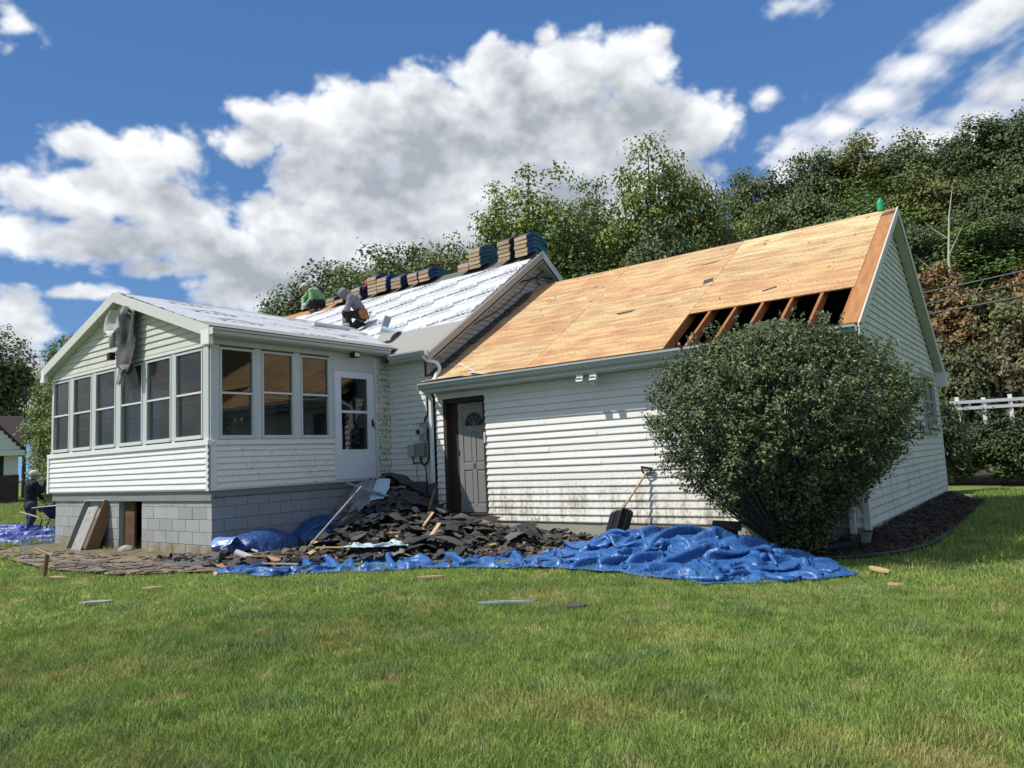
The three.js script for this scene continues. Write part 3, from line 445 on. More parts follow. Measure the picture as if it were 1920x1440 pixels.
const mGreyMem = std({ map: tex(256, 256, (u, v) => 0.3 * (1 + 0.12 * tfbm(u, v, 4, 4) + 0.1 * tfbm(u, v, 40, 2)), { rx: 1, ry: 1 }), color: lin(1, 0.97, 0.88), roughness: 0.7 });
function sheet(x0, x1, s0, s1, lift, amp, seed, nu, nv, edge = 0) { return gridMesh(nu, nv, (u, v) => { let x = lerp(x0, x1, u), s = lerp(s0, s1, v); const e = edge * fbm(x * 2.5, s * 2.5, seed, 3); if (v === 1 || v === 0) s += e; return [x, lift + amp * Math.abs(fbm(x * 1.3, s * 2.6, seed, 4)) + (v < 0.08 ? amp * 0.4 : 0), s, (x - x0) / 4, -(s - s0) / 1.07]; }); }
{ // main house
  onRoof(part('roof_deck', box(-9.3, 1.33, -0.02, 0, 0, 4.88), mPlank, house), hR, 0, AH);
  onRoof(part('back_roof', box(-1.33, 9.3, -0.02, 0, 0.01, 4.9), mOldShingle, house), hR, Math.PI, AH);
  for (let i = 0; i < 3; i++) onRoof(part('felt_sheet', sheet(-9.2, 1.335 - 0.02 * i, 0.42 + 1.07 * i, 0.42 + 1.07 * (i + 1) + 0.06, 0.004 + 0.004 * (2 - i), 0.016, 20 + i * 3, 130, 14, 0.02), mHSheet, house), hR, 0, AH);
  onRoof(part('eave_membrane', sheet(-0.9, 1.335, 3.62, 4.9, 0.018, 0.006, 3, 40, 16, 0.0), mGreyMem, house), hR, 0, AH);
  onRoof(part('eave_membrane', sheet(-9.2, -0.9, 3.62, 4.9, 0.003, 0.004, 3, 40, 8, 0.0), mGreyMem, house), hR, 0, AH);
  onRoof(part('ridge_membrane', sheet(-5.4, 1.3, -0.02, 0.46, 0.016, 0.01, 8, 60, 4, 0.04), std({ map: shingleT, color: lin(1.6, 1.6, 1.55), roughness: 0.9 }), house), hR, 0, AH);
  // grey flap folded up beside the valley
  onRoof(part('membrane_flap', gridMesh(10, 8, (u, v) => [-0.75 + 0.36 * u + 0.05 * v, 0.03 + 0.16 * Math.sin(v * 2.6) * (1 - 0.4 * u), 3.6 + 0.5 * v]), mGreyMem, house), hR, 0, AH);
  for (const [p, n] of [[[[3.58, 3.24], [3.58, 3.42], [7.65, 6.235], [7.65, 6.045]], 0], [[[7.65, 6.045], [7.65, 6.235], [11.75, 3.405], [11.75, 3.23]], 1]]) place(part('rake_board', extrude(p, 0.025), n ? mFascia : mTaupe, house), [1.332, 0, 0], TH);
  onRoof(part('rake_soffit', box(1.1, 1.33, -0.2, -0.18, 0.1, 4.85), mTaupe, house), hR, 0, AH); onRoof(part('rake_soffit', box(-1.33, -1.1, -0.2, -0.18, 0.1, 4.9), mSoffit, house), hR, Math.PI, AH);
  onRoof(part('rake_edge', box(1.335, 1.37, -0.02, 0.012, 0.05, 4.9), mFascia, house), hR, 0, AH);
  part('fascia', box(0.3, 1.33, 3.33, 3.47, -3.625, -3.602), mFascia, house); part('soffit', box(0.02, 1.33, 3.325, 3.335, -3.88, -3.626), mSoffit, house);
  const rr = rng(77); for (const s of [0.3, 0.75, 1.3, 1.8, 2.35, 2.8]) { const L = 0.35 + 0.3 * rr(), g = gridMesh(10, 3, (u, v) => [1.3 + 0.06 * v - 0.03 * Math.sin(u * 3.1), 0.014 + (0.03 + 0.04 * rr() * 0.2) * Math.sin(u * 3.14) * (0.3 + v), s + u * L]); onRoof(part('felt_scrap', g, mOldShingle, house), hR, 0, AH); }
  // step flashing and torn shingle strip along the foot of the gable, on the garage roof
  onRoof(part('step_flashing', sheet(1.1, 1.24, 0.5, 4.7, 0.02, 0.05, 9, 4, 60, 0), mOldShingle, house), gR, 0, AG);
  const g2 = []; for (let i = 0; i < 16; i++) { const s = 0.5 + i * 0.27, w = 0.1 + 0.1 * rr(); g2.push(gridMesh(3, 3, (u, v) => [1.2 + w * u, 0.02 + 0.03 * Math.sin(u * 3) * rr(), s + 0.24 * v])); }
  onRoof(part('shingle_remnant', merge(g2), mOldShingle, house), gR, 0, AG).userData.kind = 'stuff';
  part('flashing_board', bar([1.13, 2.93, -3.85], [1.13, 5.35, -7.7], 0.03, 0.1), std({ color: lin(0.16, 0.17, 0.18), roughness: 0.6 }), house);
}
{ // porch
  const E = Math.PI / 2; // local x runs to -z
  onRoof(part('roof_deck', box(-0.15, 5.58, -0.02, 0, 0, 3.43), mPlank, house), pR, E, AP);
  onRoof(part('back_roof', box(-5.58, 0.15, -0.02, 0, 0.01, 3.43), mOldShingle, house), pR, -E, AP);
  for (let i = 0; i < 3; i++) onRoof(part('felt_sheet', sheet(-0.1, 5.5 - 0.3 * i, 0.22 + 0.93 * i, 0.22 + 0.93 * (i + 1) + 0.05, 0.006 + 0.004 * (2 - i), 0.04, 40 + i * 3, 70, 14, 0.05), mPSheet, house), pR, E, AP);
  onRoof(part('eave_membrane', sheet(-0.14, 4.6, 2.98, 3.44, 0.016, 0.006, 13, 40, 6, 0), mGreyMem, house), pR, E, AP);
  onRoof(part('ridge_membrane', sheet(-0.14, 5.5, 0.0, 0.26, 0.022, 0.012, 14, 40, 4, 0.02), mGreyMem, house), pR, E, AP);
  onRoof(part('membrane_roll', (() => { const g = new THREE.CylinderGeometry(0.045, 0.045, 1.0, 12); g.rotateZ(Math.PI / 2); g.translate(4.1, 0.06, 1.0); return g; })(), std({ color: lin(0.6, 0.61, 0.62), roughness: 0.7 }), house), pR, E, AP);
  // rake boards on the front gable
  const yR = (x, k = 0) => 4.765 - 0.34 * Math.abs(x + 3.03) - k;
  for (const [a, b] of [[-3.03, 0.235], [-6.3, -3.03]]) part('rake_board', (() => { const g = extrude([[a, yR(a, 0.19)], [b, yR(b, 0.19)], [b, yR(b)], [a, yR(a)]], 0.022); g.translate(0, 0, 0.152); return g; })(), mFascia, house);
  for (const [a, b] of [[-3.03, 0.2], [-6.27, -3.03]]) part('rake_soffit', (() => { const g = extrude([[a, yR(a, 0.2)], [b, yR(b, 0.2)], [b, yR(b, 0.185)], [a, yR(a, 0.185)]], 0.145); g.translate(0, 0, 0.006); return g; })(), mSoffit, house);
  part('eave_return', box(0.0, 0.24, 3.36, 3.6, 0.1, 0.178, 0.006), mWhite, house); part('eave_return', box(-6.31, -6.12, 3.38, 3.6, 0.1, 0.178, 0.006), mWhite, house);
  part('fascia', box(0.2, 0.222, 3.5, 3.63, -3.6, 0.15), mFascia, house); part('soffit', box(0.006, 0.2, 3.49, 3.505, -3.6, 0.1), mSoffit, house);
  const lg = part('gutter', gutter(3.7), mGutter, house); lg.rotation.y = -Math.PI / 2; lg.position.set(-6.29, 3.6, -3.5);
}
// ------------------------------------------------------------------ fixtures on the walls
{
  const mt = part('electric_meter', merge([box(0.86, 1.04, 1.78, 2.1, -3.885, -3.79, 0.01), box(0.8, 1.06, 2.1, 2.125, -3.885, -3.77, 0.005)]), mMetalGrey, house);
  const c = new THREE.CylinderGeometry(0.085, 0.085, 0.1, 20); c.rotateX(Math.PI / 2); c.translate(0.93, 1.94, -3.75); part('meter_dial', c, std({ color: lin(0.5, 0.5, 0.48), roughness: 0.25 }), mt);
  const cf = new THREE.CylinderGeometry(0.05, 0.05, 0.01, 16); cf.rotateX(Math.PI / 2); cf.translate(0.93, 1.94, -3.696); part('dial_face', cf, mDark, mt);
  part('utility_box', box(0.53, 0.71, 1.48, 1.71, -3.885, -3.79, 0.012), mMetalGrey, house); part('utility_box', box(0.75, 0.99, 1.47, 1.73, -3.885, -3.77, 0.012), std({ color: lin(0.22, 0.21, 0.18), roughness: 0.5 }), house);
  part('cable', tube([[1.05, 3.4, -3.83], [1.04, 2.9, -3.84], [1.06, 2.5, -3.84], [1.05, 2.25, -3.84], [1.0, 2.2, -3.83], [0.98, 2.12, -3.83]], 0.018, 30), mBlack, house);
  part('cable', tube([[1.06, 2.0, -3.84], [1.075, 1.7, -3.83], [1.06, 1.4, -3.82], [1.0, 1.32, -3.8], [0.9, 1.34, -3.8], [0.86, 1.47, -3.81]], 0.02, 30), mBlack, house);
  part('cable', tube([[0.62, 1.48, -3.84], [0.66, 1.34, -3.83], [0.78, 1.36, -3.83], [0.95, 1.3, -3.83], [0.97, 1.2, -3.84], [0.97, 0.7, -3.85]], 0.012, 30), mBlack, house);
  part('cable', tube([[0.72, 1.3, -3.86], [0.7, 1.15, -3.86], [0.76, 1.02, -3.86]], 0.005, 10), mDark, house);
  part('cable', tube([[1.20, 3.23, -3.89],[1.20, 3.67, -4.26],[1.20, 3.97, -4.68],[1.20, 4.19, -5.05],[1.20, 4.51, -5.45],[1.20, 4.84, -5.96],[1.20, 5.25, -6.57],[1.20, 5.44, -7.12],[1.20, 5.59, -7.53],[1.20, 5.79, -7.84]], 0.02, 60), mBlack, house); part('cable', tube([[1.25, 5.53, -7.49],[1.25, 5.61, -7.71],[1.25, 5.64, -8.17],[1.25, 5.67, -8.69]], 0.018, 30), mBlack, house); part('cable', tube([[1.14, 4.04, -4.92],[1.14, 4.32, -5.51],[1.14, 4.53, -5.95],[1.14, 4.81, -6.41],[1.14, 5.05, -6.76],[1.14, 5.17, -6.97],[1.14, 5.41, -7.24],[1.14, 5.59, -7.50]], 0.009, 40), mBlack, house); part('cable', tube([[1.14, 5.59, -7.61],[1.14, 5.48, -7.71],[1.14, 5.46, -7.93],[1.14, 5.47, -8.07]], 0.012, 20), mBlack, house);
  const fl = part('flood_light', merge([box(4.78, 4.86, 2.64, 2.665, -3.72, -3.62), bar([4.82, 2.64, -3.68], [4.86, 2.55, -3.68], 0.03, 0.03), box(4.83, 4.9, 2.46, 2.53, -3.74, -3.66, 0.01), bar([4.7, 2.58, -3.69], [4.94, 2.585, -3.68], 0.025, 0.025)]), mTrim, house);
  for (const x of [4.7, 4.95]) { const g = new THREE.CylinderGeometry(0.085, 0.05, 0.12, 4); g.rotateY(0.785); g.rotateX(1.25); g.translate(x, 2.565, -3.6); part('lamp_head', g, mTrim, fl); part('lens', (() => { const k = box(-0.05, 0.05, -0.04, 0.04, 0, 0.004); k.rotateX(0.3); k.translate(x, 2.545, -3.537); return k; })(), mMetalGrey, fl); }
}

// ------------------------------------------------------------------ ground: lawn, beds, path, hill
const inPoly = (P, x, z) => { let c = false; for (let i = 0, j = P.length - 1; i < P.length; j = i++) if ((P[i][1] > z) !== (P[j][1] > z) && x < (P[j][0] - P[i][0]) * (z - P[i][1]) / (P[j][1] - P[i][1]) + P[i][0]) c = !c; return c; };
const bedP = [[7.2, -3.9], [7.6, -2.9], [8.35, -2.72], [8.8, -3.0], [9.15, -3.7], [9.3, -5.0], [9.35, -7], [9.3, -12.6], [8.6, -12.6], [8.6, -3.9]];
const pathP = [[-9, 1.15], [-7, 1.35], [-4.2, 1.52], [-1.1, 1.82], [0.6, 1.62], [1.4, 1.1], [0.6, 0.45], [-2.5, 0.62], [-5.8, 0.95], [-9, 0.75]];
const bareP = [[-6.2, 1.0], [-5.9, -0.1], [0.1, -0.1], [0.1, -3.9], [7.3, -3.9], [7.7, -2.6], [6.2, -1.6], [4.6, -1.0], [3.2, -0.2], [2.0, 0.7], [1.2, 1.2], [0.4, 0.6], [-2.5, 0.7]];
const hillH = (x, z) => { const s = (-z - 21) + 0.35 * (x + 4); let h = s > 0 ? 0.3 * s * sstep(0, 14, s) * sstep(-26, -6, x) : 0; h += 0.09 * Math.max(0, -z - 40) * sstep(-75, -30, x); return Math.min(h, 24) + (s > 3 ? 0.5 * fbm(x * 0.12, z * 0.12, 2, 3) : 0); };
const gH = (x, z) => 0.035 * fbm(x * 0.35, z * 0.35, 4, 3) * sstep(0.3, 3, z + 0.4 * x);
const patch = (x, z) => ({ dry: sstep(0.12, 0.42, 0.8 * fbm(x * 1.5, z * 1.5, 6, 4) + 0.25 * fbm(x * 4.5, z * 4.5, 1, 3) + 0.025 * (z - 2) + 0.035 * (x - 9)) * 0.7 + 1.2 * sstep(0.21, 0.31, fbm(x * 2.1 + 40, z * 2.1, 3, 3)), dark: sstep(0.02, 0.45, fbm(x * 1.5 + 9, z * 1.5, 12, 4)), lush: fbm(x * 0.25, z * 0.25, 40, 3) });
{
  const soil = tex(512, 512, (u, v) => { const n = tfbm(u, v, 9, 5), f = tfbm(u, v, 60, 2, 4); return mix3([0.13, 0.19, 0.04], [0.26, 0.22, 0.11], sstep(-0.05, 0.4, n + 0.5 * f)).map(c => c * (1 + 0.5 * f)); }, { rx: 0.6, ry: 0.6 });
  const far = tex(1024, 1024, (u, v) => { const n = tfbm(u, v, 14, 5), f = tfbm(u, v, 90, 2, 4); return mix3([0.13, 0.2, 0.03], [0.18, 0.22, 0.06], sstep(-0.2, 0.3, n)).map(c => c * (1 + 0.45 * f)); }, { rx: 0.06, ry: 0.06 });
  const g = gridMesh(120, 120, (u, v) => { const x = lerp(-16, 18, u), z = lerp(-14, 9, v); return [x, gH(x, z), z, x, z]; }); struct('lawn', g, std({ map: soil, roughness: 1 }));
  const g2 = gridMesh(90, 90, (u, v) => { const x = lerp(-600, 500, Math.pow(u, 1) ), z = lerp(-600, 300, v); return [x, -0.05, z, x, z]; }); struct('ground', g2, std({ map: far, roughness: 1 }));
  const forest = tex(512, 512, (u, v) => { const n = tfbm(u, v, 20, 5); return mix3([0.02, 0.026, 0.01], [0.06, 0.045, 0.022], sstep(-0.2, 0.3, n)); }, { rx: 0.1, ry: 0.1 });
  const g3 = gridMesh(70, 60, (u, v) => { const x = lerp(-110, 110, u), z = lerp(-18, -150, v); return [x, hillH(x, z) - 0.12, z, x, z]; }); struct('hill', g3, std({ map: forest, roughness: 1 }));
  const sheetOf = (name, P, y, mat, sub) => { const s = new THREE.Shape(P.map(p => new THREE.Vector2(p[0], -p[1]))); const k = new THREE.ShapeGeometry(s); k.rotateX(-Math.PI / 2); const m = struct(name, metricUV(k), mat); m.position.y = y; return m; };
  const mulchT = tex(512, 512, (u, v) => { const n = tfbm(u, v, 12, 4), f = PN.noise(u * 60, v * 160, 3) + PN.noise(u * 150, v * 50, 9); return [0.045, 0.032, 0.025].map(c => c * (1 + 0.5 * n + 0.7 * f)); }, { rx: 0.7, ry: 0.7 });
  const mMulch = std({ map: mulchT, roughness: 1 });
  const dirtT = tex(512, 512, (u, v) => { const n = tfbm(u, v, 8, 5), f = tfbm(u, v, 60, 2, 5); return mix3([0.12, 0.09, 0.055], [0.2, 0.18, 0.09], sstep(-0.2, 0.3, n)).map(c => c * (1 + 0.6 * f)); }, { rx: 0.6, ry: 0.6 });
  sheetOf('mulch_bed', bedP, 0.045, mMulch); struct('mulch_bank', gridMesh(12, 60, (u, v) => { const x = lerp(8.62, 9.25, u), z = lerp(-3.8, -12.3, v); return [x, 0.05 + 0.17 * (1 - sstep(0, 0.9, u)) * sstep(0, 0.05, v) + 0.02 * N3(x * 5, z * 5, 1), z]; }), mMulch); sheetOf('dirt_bed', bareP, 0.05, std({ map: dirtT, roughness: 1 })); sheetOf('garden_path', pathP, 0.055, std({ map: dirtT, color: lin(1.5, 1.35, 1.4), roughness: 1 }));
  // mulch chips: nobody could count them
  const r = rng(31), chips = []; for (let i = 0; i < 1800; i++) { let x, z; do { x = 7.2 + r() * 2.2; z = -2.7 - r() * 9; } while (!inPoly(bedP, x, z)); const k = new THREE.BoxGeometry(0.05 + r() * 0.09, 0.008, 0.012 + 0.02 * r()); k.rotateZ((r() - 0.5) * 0.7); k.rotateY(r() * 6.3); k.translate(x, 0.06 + r() * 0.02 + (x > 8.62 && z < -3.8 ? 0.17 * (1 - sstep(8.62, 9.2, x)) : 0), z); const t = 0.4 + r(); paint(k, 0.06 * t, 0.042 * t, 0.03 * t); chips.push(norm(k)); }
  const mc = one('mulch', merge(chips), std({ vertexColors: true, roughness: 1 }), 'dark bark mulch in the bed along the gable wall', 'mulch'); mc.userData.kind = 'stuff';
  one('garden_edging', tube([[7.45, 0.05, -2.85], [8.0, 0.055, -2.66], [8.4, 0.055, -2.64], [8.85, 0.055, -2.92], [9.2, 0.055, -3.65], [9.34, 0.055, -4.6], [9.38, 0.06, -5.6]], 0.03, 60, 8), mBlack, 'black plastic edging curving round the mulch bed', 'garden edging');
  // flat stones and slates of the garden path
  const st = thing('path_paving', 'worn strip of flat grey brown slates before the porch', 'paving', [0, 0, 0]);
  const ms = [0.9, 0.7, 1.1].map(k => std({ map: tex(128, 128, (u, v) => { const n = tfbm(u, v, 5, 4, k * 9), f = tfbm(u, v, 30, 2, 4); return [0.2 * k, 0.165 * k, 0.135 * k].map(c => c * (1 + 0.5 * n + 0.6 * f)); }, { rx: 2, ry: 2 }), roughness: 0.9 }));
  let c = 0; for (let i = 0; i < 1500 && c < 280; i++) { const x = -8.6 + r() * 10, z = 0.4 + r() * 1.5; if (!inPoly(pathP, x, z) || (x < -1 && r() < 0.35)) continue; const w = 0.06 + r() * r() * 0.6, d = 0.025 + r() * r() * 0.1, P = []; for (let k = 0; k < 7; k++) { const a = k / 7 * 6.283 + r() * 0.4; P.push([Math.cos(a) * w * (0.65 + 0.6 * r()) / 1.6, Math.sin(a) * d * (0.75 + 0.4 * r())]); } const g = extrude(P, 0.008 + 0.014 * r()); g.rotateX(-Math.PI / 2 + (r() - 0.5) * 0.22); g.rotateY(r() < 0.3 ? r() * 3 : (r() - 0.5) * 0.5); const m = part('stone', g, ms[c % 3], st); m.position.set(x, 0.05 + 0.018 * r(), z); c++; }
}
// grass: clumps of blades, one uncountable lawn
{
  const clump = (seed, nb, spread, hgt, wid) => {
    const r = rng(seed), pos = [], nor = [], col = [];
    for (let i = 0; i < nb; i++) {
      const x = (r() - 0.5) * spread, z = (r() - 0.5) * spread, a = r() * 6.283, h = hgt * (0.45 + 0.75 * r()), w = wid * (0.6 + 0.6 * r()), ln = h * (0.25 + 0.75 * r()), c = Math.cos(a), s = Math.sin(a), b = a + (r() - 0.5) * 2, cb = Math.cos(b), sb = Math.sin(b);
      const p0 = [x - s * w, 0, z + c * w], p1 = [x + s * w, 0, z - c * w], m0 = [x + cb * ln * 0.35 - s * w * 0.8, h * 0.6, z + sb * ln * 0.35 + c * w * 0.8], m1 = [x + cb * ln * 0.35 + s * w * 0.8, h * 0.6, z + sb * ln * 0.35 - c * w * 0.8], t = [x + cb * ln, h, z + sb * ln];
      for (const p of [p0, p1, m1, p0, m1, m0, m0, m1, t]) { pos.push(...p); nor.push(c * 0.5, 0.85, s * 0.5); }
      const dry = r() < 0.1, pale = r() < 0.16, k = (pale ? 1.5 : 0.55) + 0.6 * r(); for (let q = 0; q < 9; q++) col.push(...(dry ? [1.9 * k, 1.35 * k, 1.6 * k] : [k * (0.85 + 0.3 * r()), k, k * 0.9]));
    }
    const g = new THREE.BufferGeometry(); g.setAttribute('position', new THREE.Float32BufferAttribute(pos, 3)); g.setAttribute('normal', new THREE.Float32BufferAttribute(nor, 3)); g.setAttribute('color', new THREE.Float32BufferAttribute(col, 3)); g.computeVertexNormals(); return g;
  };
  const mat = new THREE.MeshPhysicalMaterial({ color: 0xffffff, vertexColors: true, roughness: 0.8, side: THREE.DoubleSide, transmission: 0.25, thickness: 0 });
  const lay = (name, label, g, n, pick, sc) => {
    const im = new THREE.InstancedMesh(g, mat, n), r = rng(n), m = new THREE.Matrix4(), q = new THREE.Quaternion(), up = V(0, 1, 0), c = new THREE.Color(); let k = 0, tries = 0;
    while (k < n && tries++ < n * 6) {
      const [x, z] = pick(r); if (inPoly(bedP, x, z) || inPoly(bareP, x, z) && r() > 0.03 || inPoly(pathP, x, z) && r() > 0.05 || (x > -6 && x < 8.9 && z < -3.7)) continue;
      const P = patch(x, z), s = sc * (0.75 + 0.5 * r()) * (1 + 0.25 * P.dark - 0.35 * P.dry * r());
      const tf = 1 + 0.9 * fbm(x * 3.3, z * 3.3, 21, 2), ta = 6.283 * fbm(x * 1.3, z * 1.3, 33, 2), tl = 0.5 * r(); q.setFromAxisAngle(V(Math.cos(ta), 0, Math.sin(ta)), tl).multiply(new THREE.Quaternion().setFromAxisAngle(up, r() * 6.283)); m.compose(V(x, gH(x, z) - 0.004, z), q, V(s, s * tf * (0.8 + 0.45 * r()), s)); im.setMatrixAt(k, m);
      let col = mix3(mix3([0.235, 0.365, 0.065], [0.36, 0.4, 0.11], sstep(0.0, 0.4, fbm(x * 0.9, z * 0.9, 55, 3) + 0.15 * (r() - 0.5))), [0.185, 0.3, 0.09], P.dark); col = mix3(col, [0.62, 0.52, 0.28], P.dry * (0.15 + 0.75 * r())); const b = (0.7 + 0.6 * r()) * (1 + 0.4 * P.lush + 0.6 * fbm(x * 5, z * 5, 77, 2)); c.setRGB(col[0] * b, col[1] * b, col[2] * b); im.setColorAt(k, c); k++;
    }
    im.count = k; im.name = numbered(name); im.castShadow = im.receiveShadow = true; tag(im, label, 'grass'); im.userData.kind = 'stuff'; scene.add(im); return im;
  };
  // fan in front of the viewer: distance from the standpoint, more where it is near
  const fan = (d0, d1, pw) => r => { const d = lerp(d0, d1, Math.pow(r(), pw)), a = (-37 + (r() - 0.5) * 92) * D2R; return [10.77 + Math.sin(a) * d, 6.284 - Math.cos(a) * d]; };
  lay('grass', 'mown green grass of the lawn nearest the viewer', clump(1, 26, 0.11, 0.042, 0.0015), 80000, fan(1.6, 8, 0.75), 1);
  lay('grass', 'mown green lawn grass in front of the house and tarps', clump(2, 22, 0.16, 0.042, 0.0022), 60000, fan(7, 16, 0.8), 1);
  lay('grass', 'sunlit lawn grass far off beside the porch', clump(3, 18, 0.4, 0.06, 0.006), 26000, r => { const d = 15 + 50 * Math.pow(r(), 1.3), a = (-52 - 24 * r()) * D2R; return [10.77 + Math.sin(a) * d, 6.284 - Math.cos(a) * d]; }, 1.2);
  lay('grass', 'shaded lawn grass beyond the gable wall', clump(4, 16, 0.22, 0.05, 0.004), 16000, r => [9 + r() * 9, -16 + r() * 15], 1.1);
}

// ------------------------------------------------------------------ figures: smooth union of tapered capsules, meshed with surface nets
function nets(bones, cell, k, noise = 0, nf = 16) {
  const lo = [1e9, 1e9, 1e9], hi = [-1e9, -1e9, -1e9];
  for (const b of bones) for (const e of [0, 4]) for (let i = 0; i < 3; i++) { lo[i] = Math.min(lo[i], b[e + i] - b[e + 3] - k - cell * 2); hi[i] = Math.max(hi[i], b[e + i] + b[e + 3] + k + cell * 2); }
  const n = lo.map((l, i) => Math.ceil((hi[i] - l) / cell) + 1), [nx, ny, nz] = n, F = new Float32Array(nx * ny * nz).fill(1);
  const pre = bones.map(b => { const d = [b[4] - b[0], b[5] - b[1], b[6] - b[2]], l2 = d[0] * d[0] + d[1] * d[1] + d[2] * d[2] || 1e-9; return [b, d, l2]; });
  const f = (x, y, z) => { let s = 1e3; for (const [b, d, l2] of pre) { const px = x - b[0], py = y - b[1], pz = z - b[2], t = clamp((px * d[0] + py * d[1] + pz * d[2]) / l2), q = Math.hypot(px - d[0] * t, py - d[1] * t, pz - d[2] * t) - lerp(b[3], b[7], t); const h = clamp(0.5 + 0.5 * (s - q) / k); s = lerp(s, q, h) - k * h * (1 - h); } return noise && Math.abs(s) < 0.1 ? s + noise * fbm(x * nf, y * nf, z * nf, 3) : s; };
  for (let c = 0, i = 0; c < nz; c++) for (let b = 0; b < ny; b++) for (let a = 0; a < nx; a++, i++) F[i] = f(lo[0] + a * cell, lo[1] + b * cell, lo[2] + c * cell);
  const id = new Int32Array(nx * ny * nz).fill(-1), pos = [], idx = [], at = (a, b, c) => a + nx * (b + ny * c);
  for (let c = 0; c < nz - 1; c++) for (let b = 0; b < ny - 1; b++) for (let a = 0; a < nx - 1; a++) {
    let m = 0, sx = 0, sy = 0, sz = 0, cnt = 0; const v = []; for (let q = 0; q < 8; q++) { v[q] = F[at(a + (q & 1), b + (q >> 1 & 1), c + (q >> 2))]; if (v[q] < 0) m++; }
    if (m === 0 || m === 8) continue;
    for (const [p, q] of [[0, 1], [2, 3], [4, 5], [6, 7], [0, 2], [1, 3], [4, 6], [5, 7], [0, 4], [1, 5], [2, 6], [3, 7]]) if ((v[p] < 0) !== (v[q] < 0)) { const t = v[p] / (v[p] - v[q]); sx += lerp(p & 1, q & 1, t); sy += lerp(p >> 1 & 1, q >> 1 & 1, t); sz += lerp(p >> 2, q >> 2, t); cnt++; }
    id[at(a, b, c)] = pos.length / 3; pos.push(lo[0] + (a + sx / cnt) * cell, lo[1] + (b + sy / cnt) * cell, lo[2] + (c + sz / cnt) * cell);
  }
  const quad = (p, q, r, s, fl) => { if (p < 0 || q < 0 || r < 0 || s < 0) return; fl ? idx.push(p, q, r, p, r, s) : idx.push(p, r, q, p, s, r); };
  for (let c = 1; c < nz - 1; c++) for (let b = 1; b < ny - 1; b++) for (let a = 1; a < nx - 1; a++) {
    const o = F[at(a, b, c)] < 0;
    if (o !== (F[at(a + 1, b, c)] < 0)) quad(id[at(a, b - 1, c - 1)], id[at(a, b, c - 1)], id[at(a, b, c)], id[at(a, b - 1, c)], o);
    if (o !== (F[at(a, b + 1, c)] < 0)) quad(id[at(a - 1, b, c - 1)], id[at(a - 1, b, c)], id[at(a, b, c)], id[at(a, b, c - 1)], o);
    if (o !== (F[at(a, b, c + 1)] < 0)) quad(id[at(a - 1, b - 1, c)], id[at(a, b - 1, c)], id[at(a, b, c)], id[at(a - 1, b, c)], o);
  }
  const g = new THREE.BufferGeometry(); g.setAttribute('position', new THREE.Float32BufferAttribute(pos, 3)); g.setIndex(idx); g.computeVertexNormals(); return g;
}
const B = (a, ra, b, rb) => [...a, ra, ...b, rb];
const add = (a, b) => [a[0] + b[0], a[1] + b[1], a[2] + b[2]], mid = (a, b, t) => a.map((v, i) => lerp(v, b[i], t));
function headGeo(c, f, tilt = 0) { // head with brow, nose, chin and ears; f: heading the face looks to
  const q = (x, y, z) => { const v = V(x, y, z); v.applyAxisAngle(V(1, 0, 0), tilt); v.applyAxisAngle(V(0, 1, 0), f); return add(c, [v.x, v.y, v.z]); };
  return nets([B(q(0, 0.035, -0.02), 0.085, q(0, 0.04, 0.012), 0.083), B(q(0, -0.03, 0.03), 0.062, q(0, -0.075, 0.055), 0.038), B(q(0, 0.012, 0.092), 0.012, q(0, -0.022, 0.108), 0.015), B(q(-0.03, 0.02, 0.08), 0.014, q(0.03, 0.02, 0.08), 0.014), B(q(-0.018, -0.05, 0.085), 0.011, q(0.018, -0.05, 0.085), 0.011), B(q(-0.083, 0.0, 0), 0.02, q(-0.088, 0.025, -0.01), 0.018), B(q(0.083, 0, 0), 0.02, q(0.088, 0.025, -0.01), 0.018), B(q(0, -0.05, -0.01), 0.055, q(0, -0.13, -0.02), 0.052)], 0.009, 0.022);
}
function handGeo(w, dir, side, curl = 0.5) { // wrist, direction, thumb side
  const d = V(...dir).normalize(), s = V(...side).addScaledVector(d, -V(...side).dot(d)).normalize(), nrm = d.clone().cross(s), P = (a, b, c) => { const v = d.clone().multiplyScalar(a).addScaledVector(s, b).addScaledVector(nrm, c); return add(w, [v.x, v.y, v.z]); }, bn = [B(w, 0.027, P(0.05, 0, 0), 0.03), B(P(0.05, -0.02, 0), 0.019, P(0.075, -0.02, 0), 0.016), B(P(0.05, 0.018, 0), 0.019, P(0.078, 0.02, 0), 0.016)];
  [[0.03, 0.07], [0.01, 0.08], [-0.011, 0.074], [-0.031, 0.058]].forEach(([o, l]) => { const a = P(0.078, o, 0), b = P(0.078 + l * 0.5, o * 1.15, l * 0.25 * curl), c = P(0.078 + l * (0.95 - 0.5 * curl), o * 1.15, l * 0.85 * curl); bn.push(B(a, 0.0095, b, 0.009), B(b, 0.009, c, 0.0075)); });
  bn.push(B(P(0.02, 0.022, 0), 0.014, P(0.052, 0.052, 0.012), 0.011), B(P(0.052, 0.052, 0.012), 0.011, P(0.078, 0.06, 0.03 * curl), 0.009)); return nets(bn, 0.0045, 0.006);
}
const mSkin = std({ color: lin(0.36, 0.2, 0.13), roughness: 0.55 });
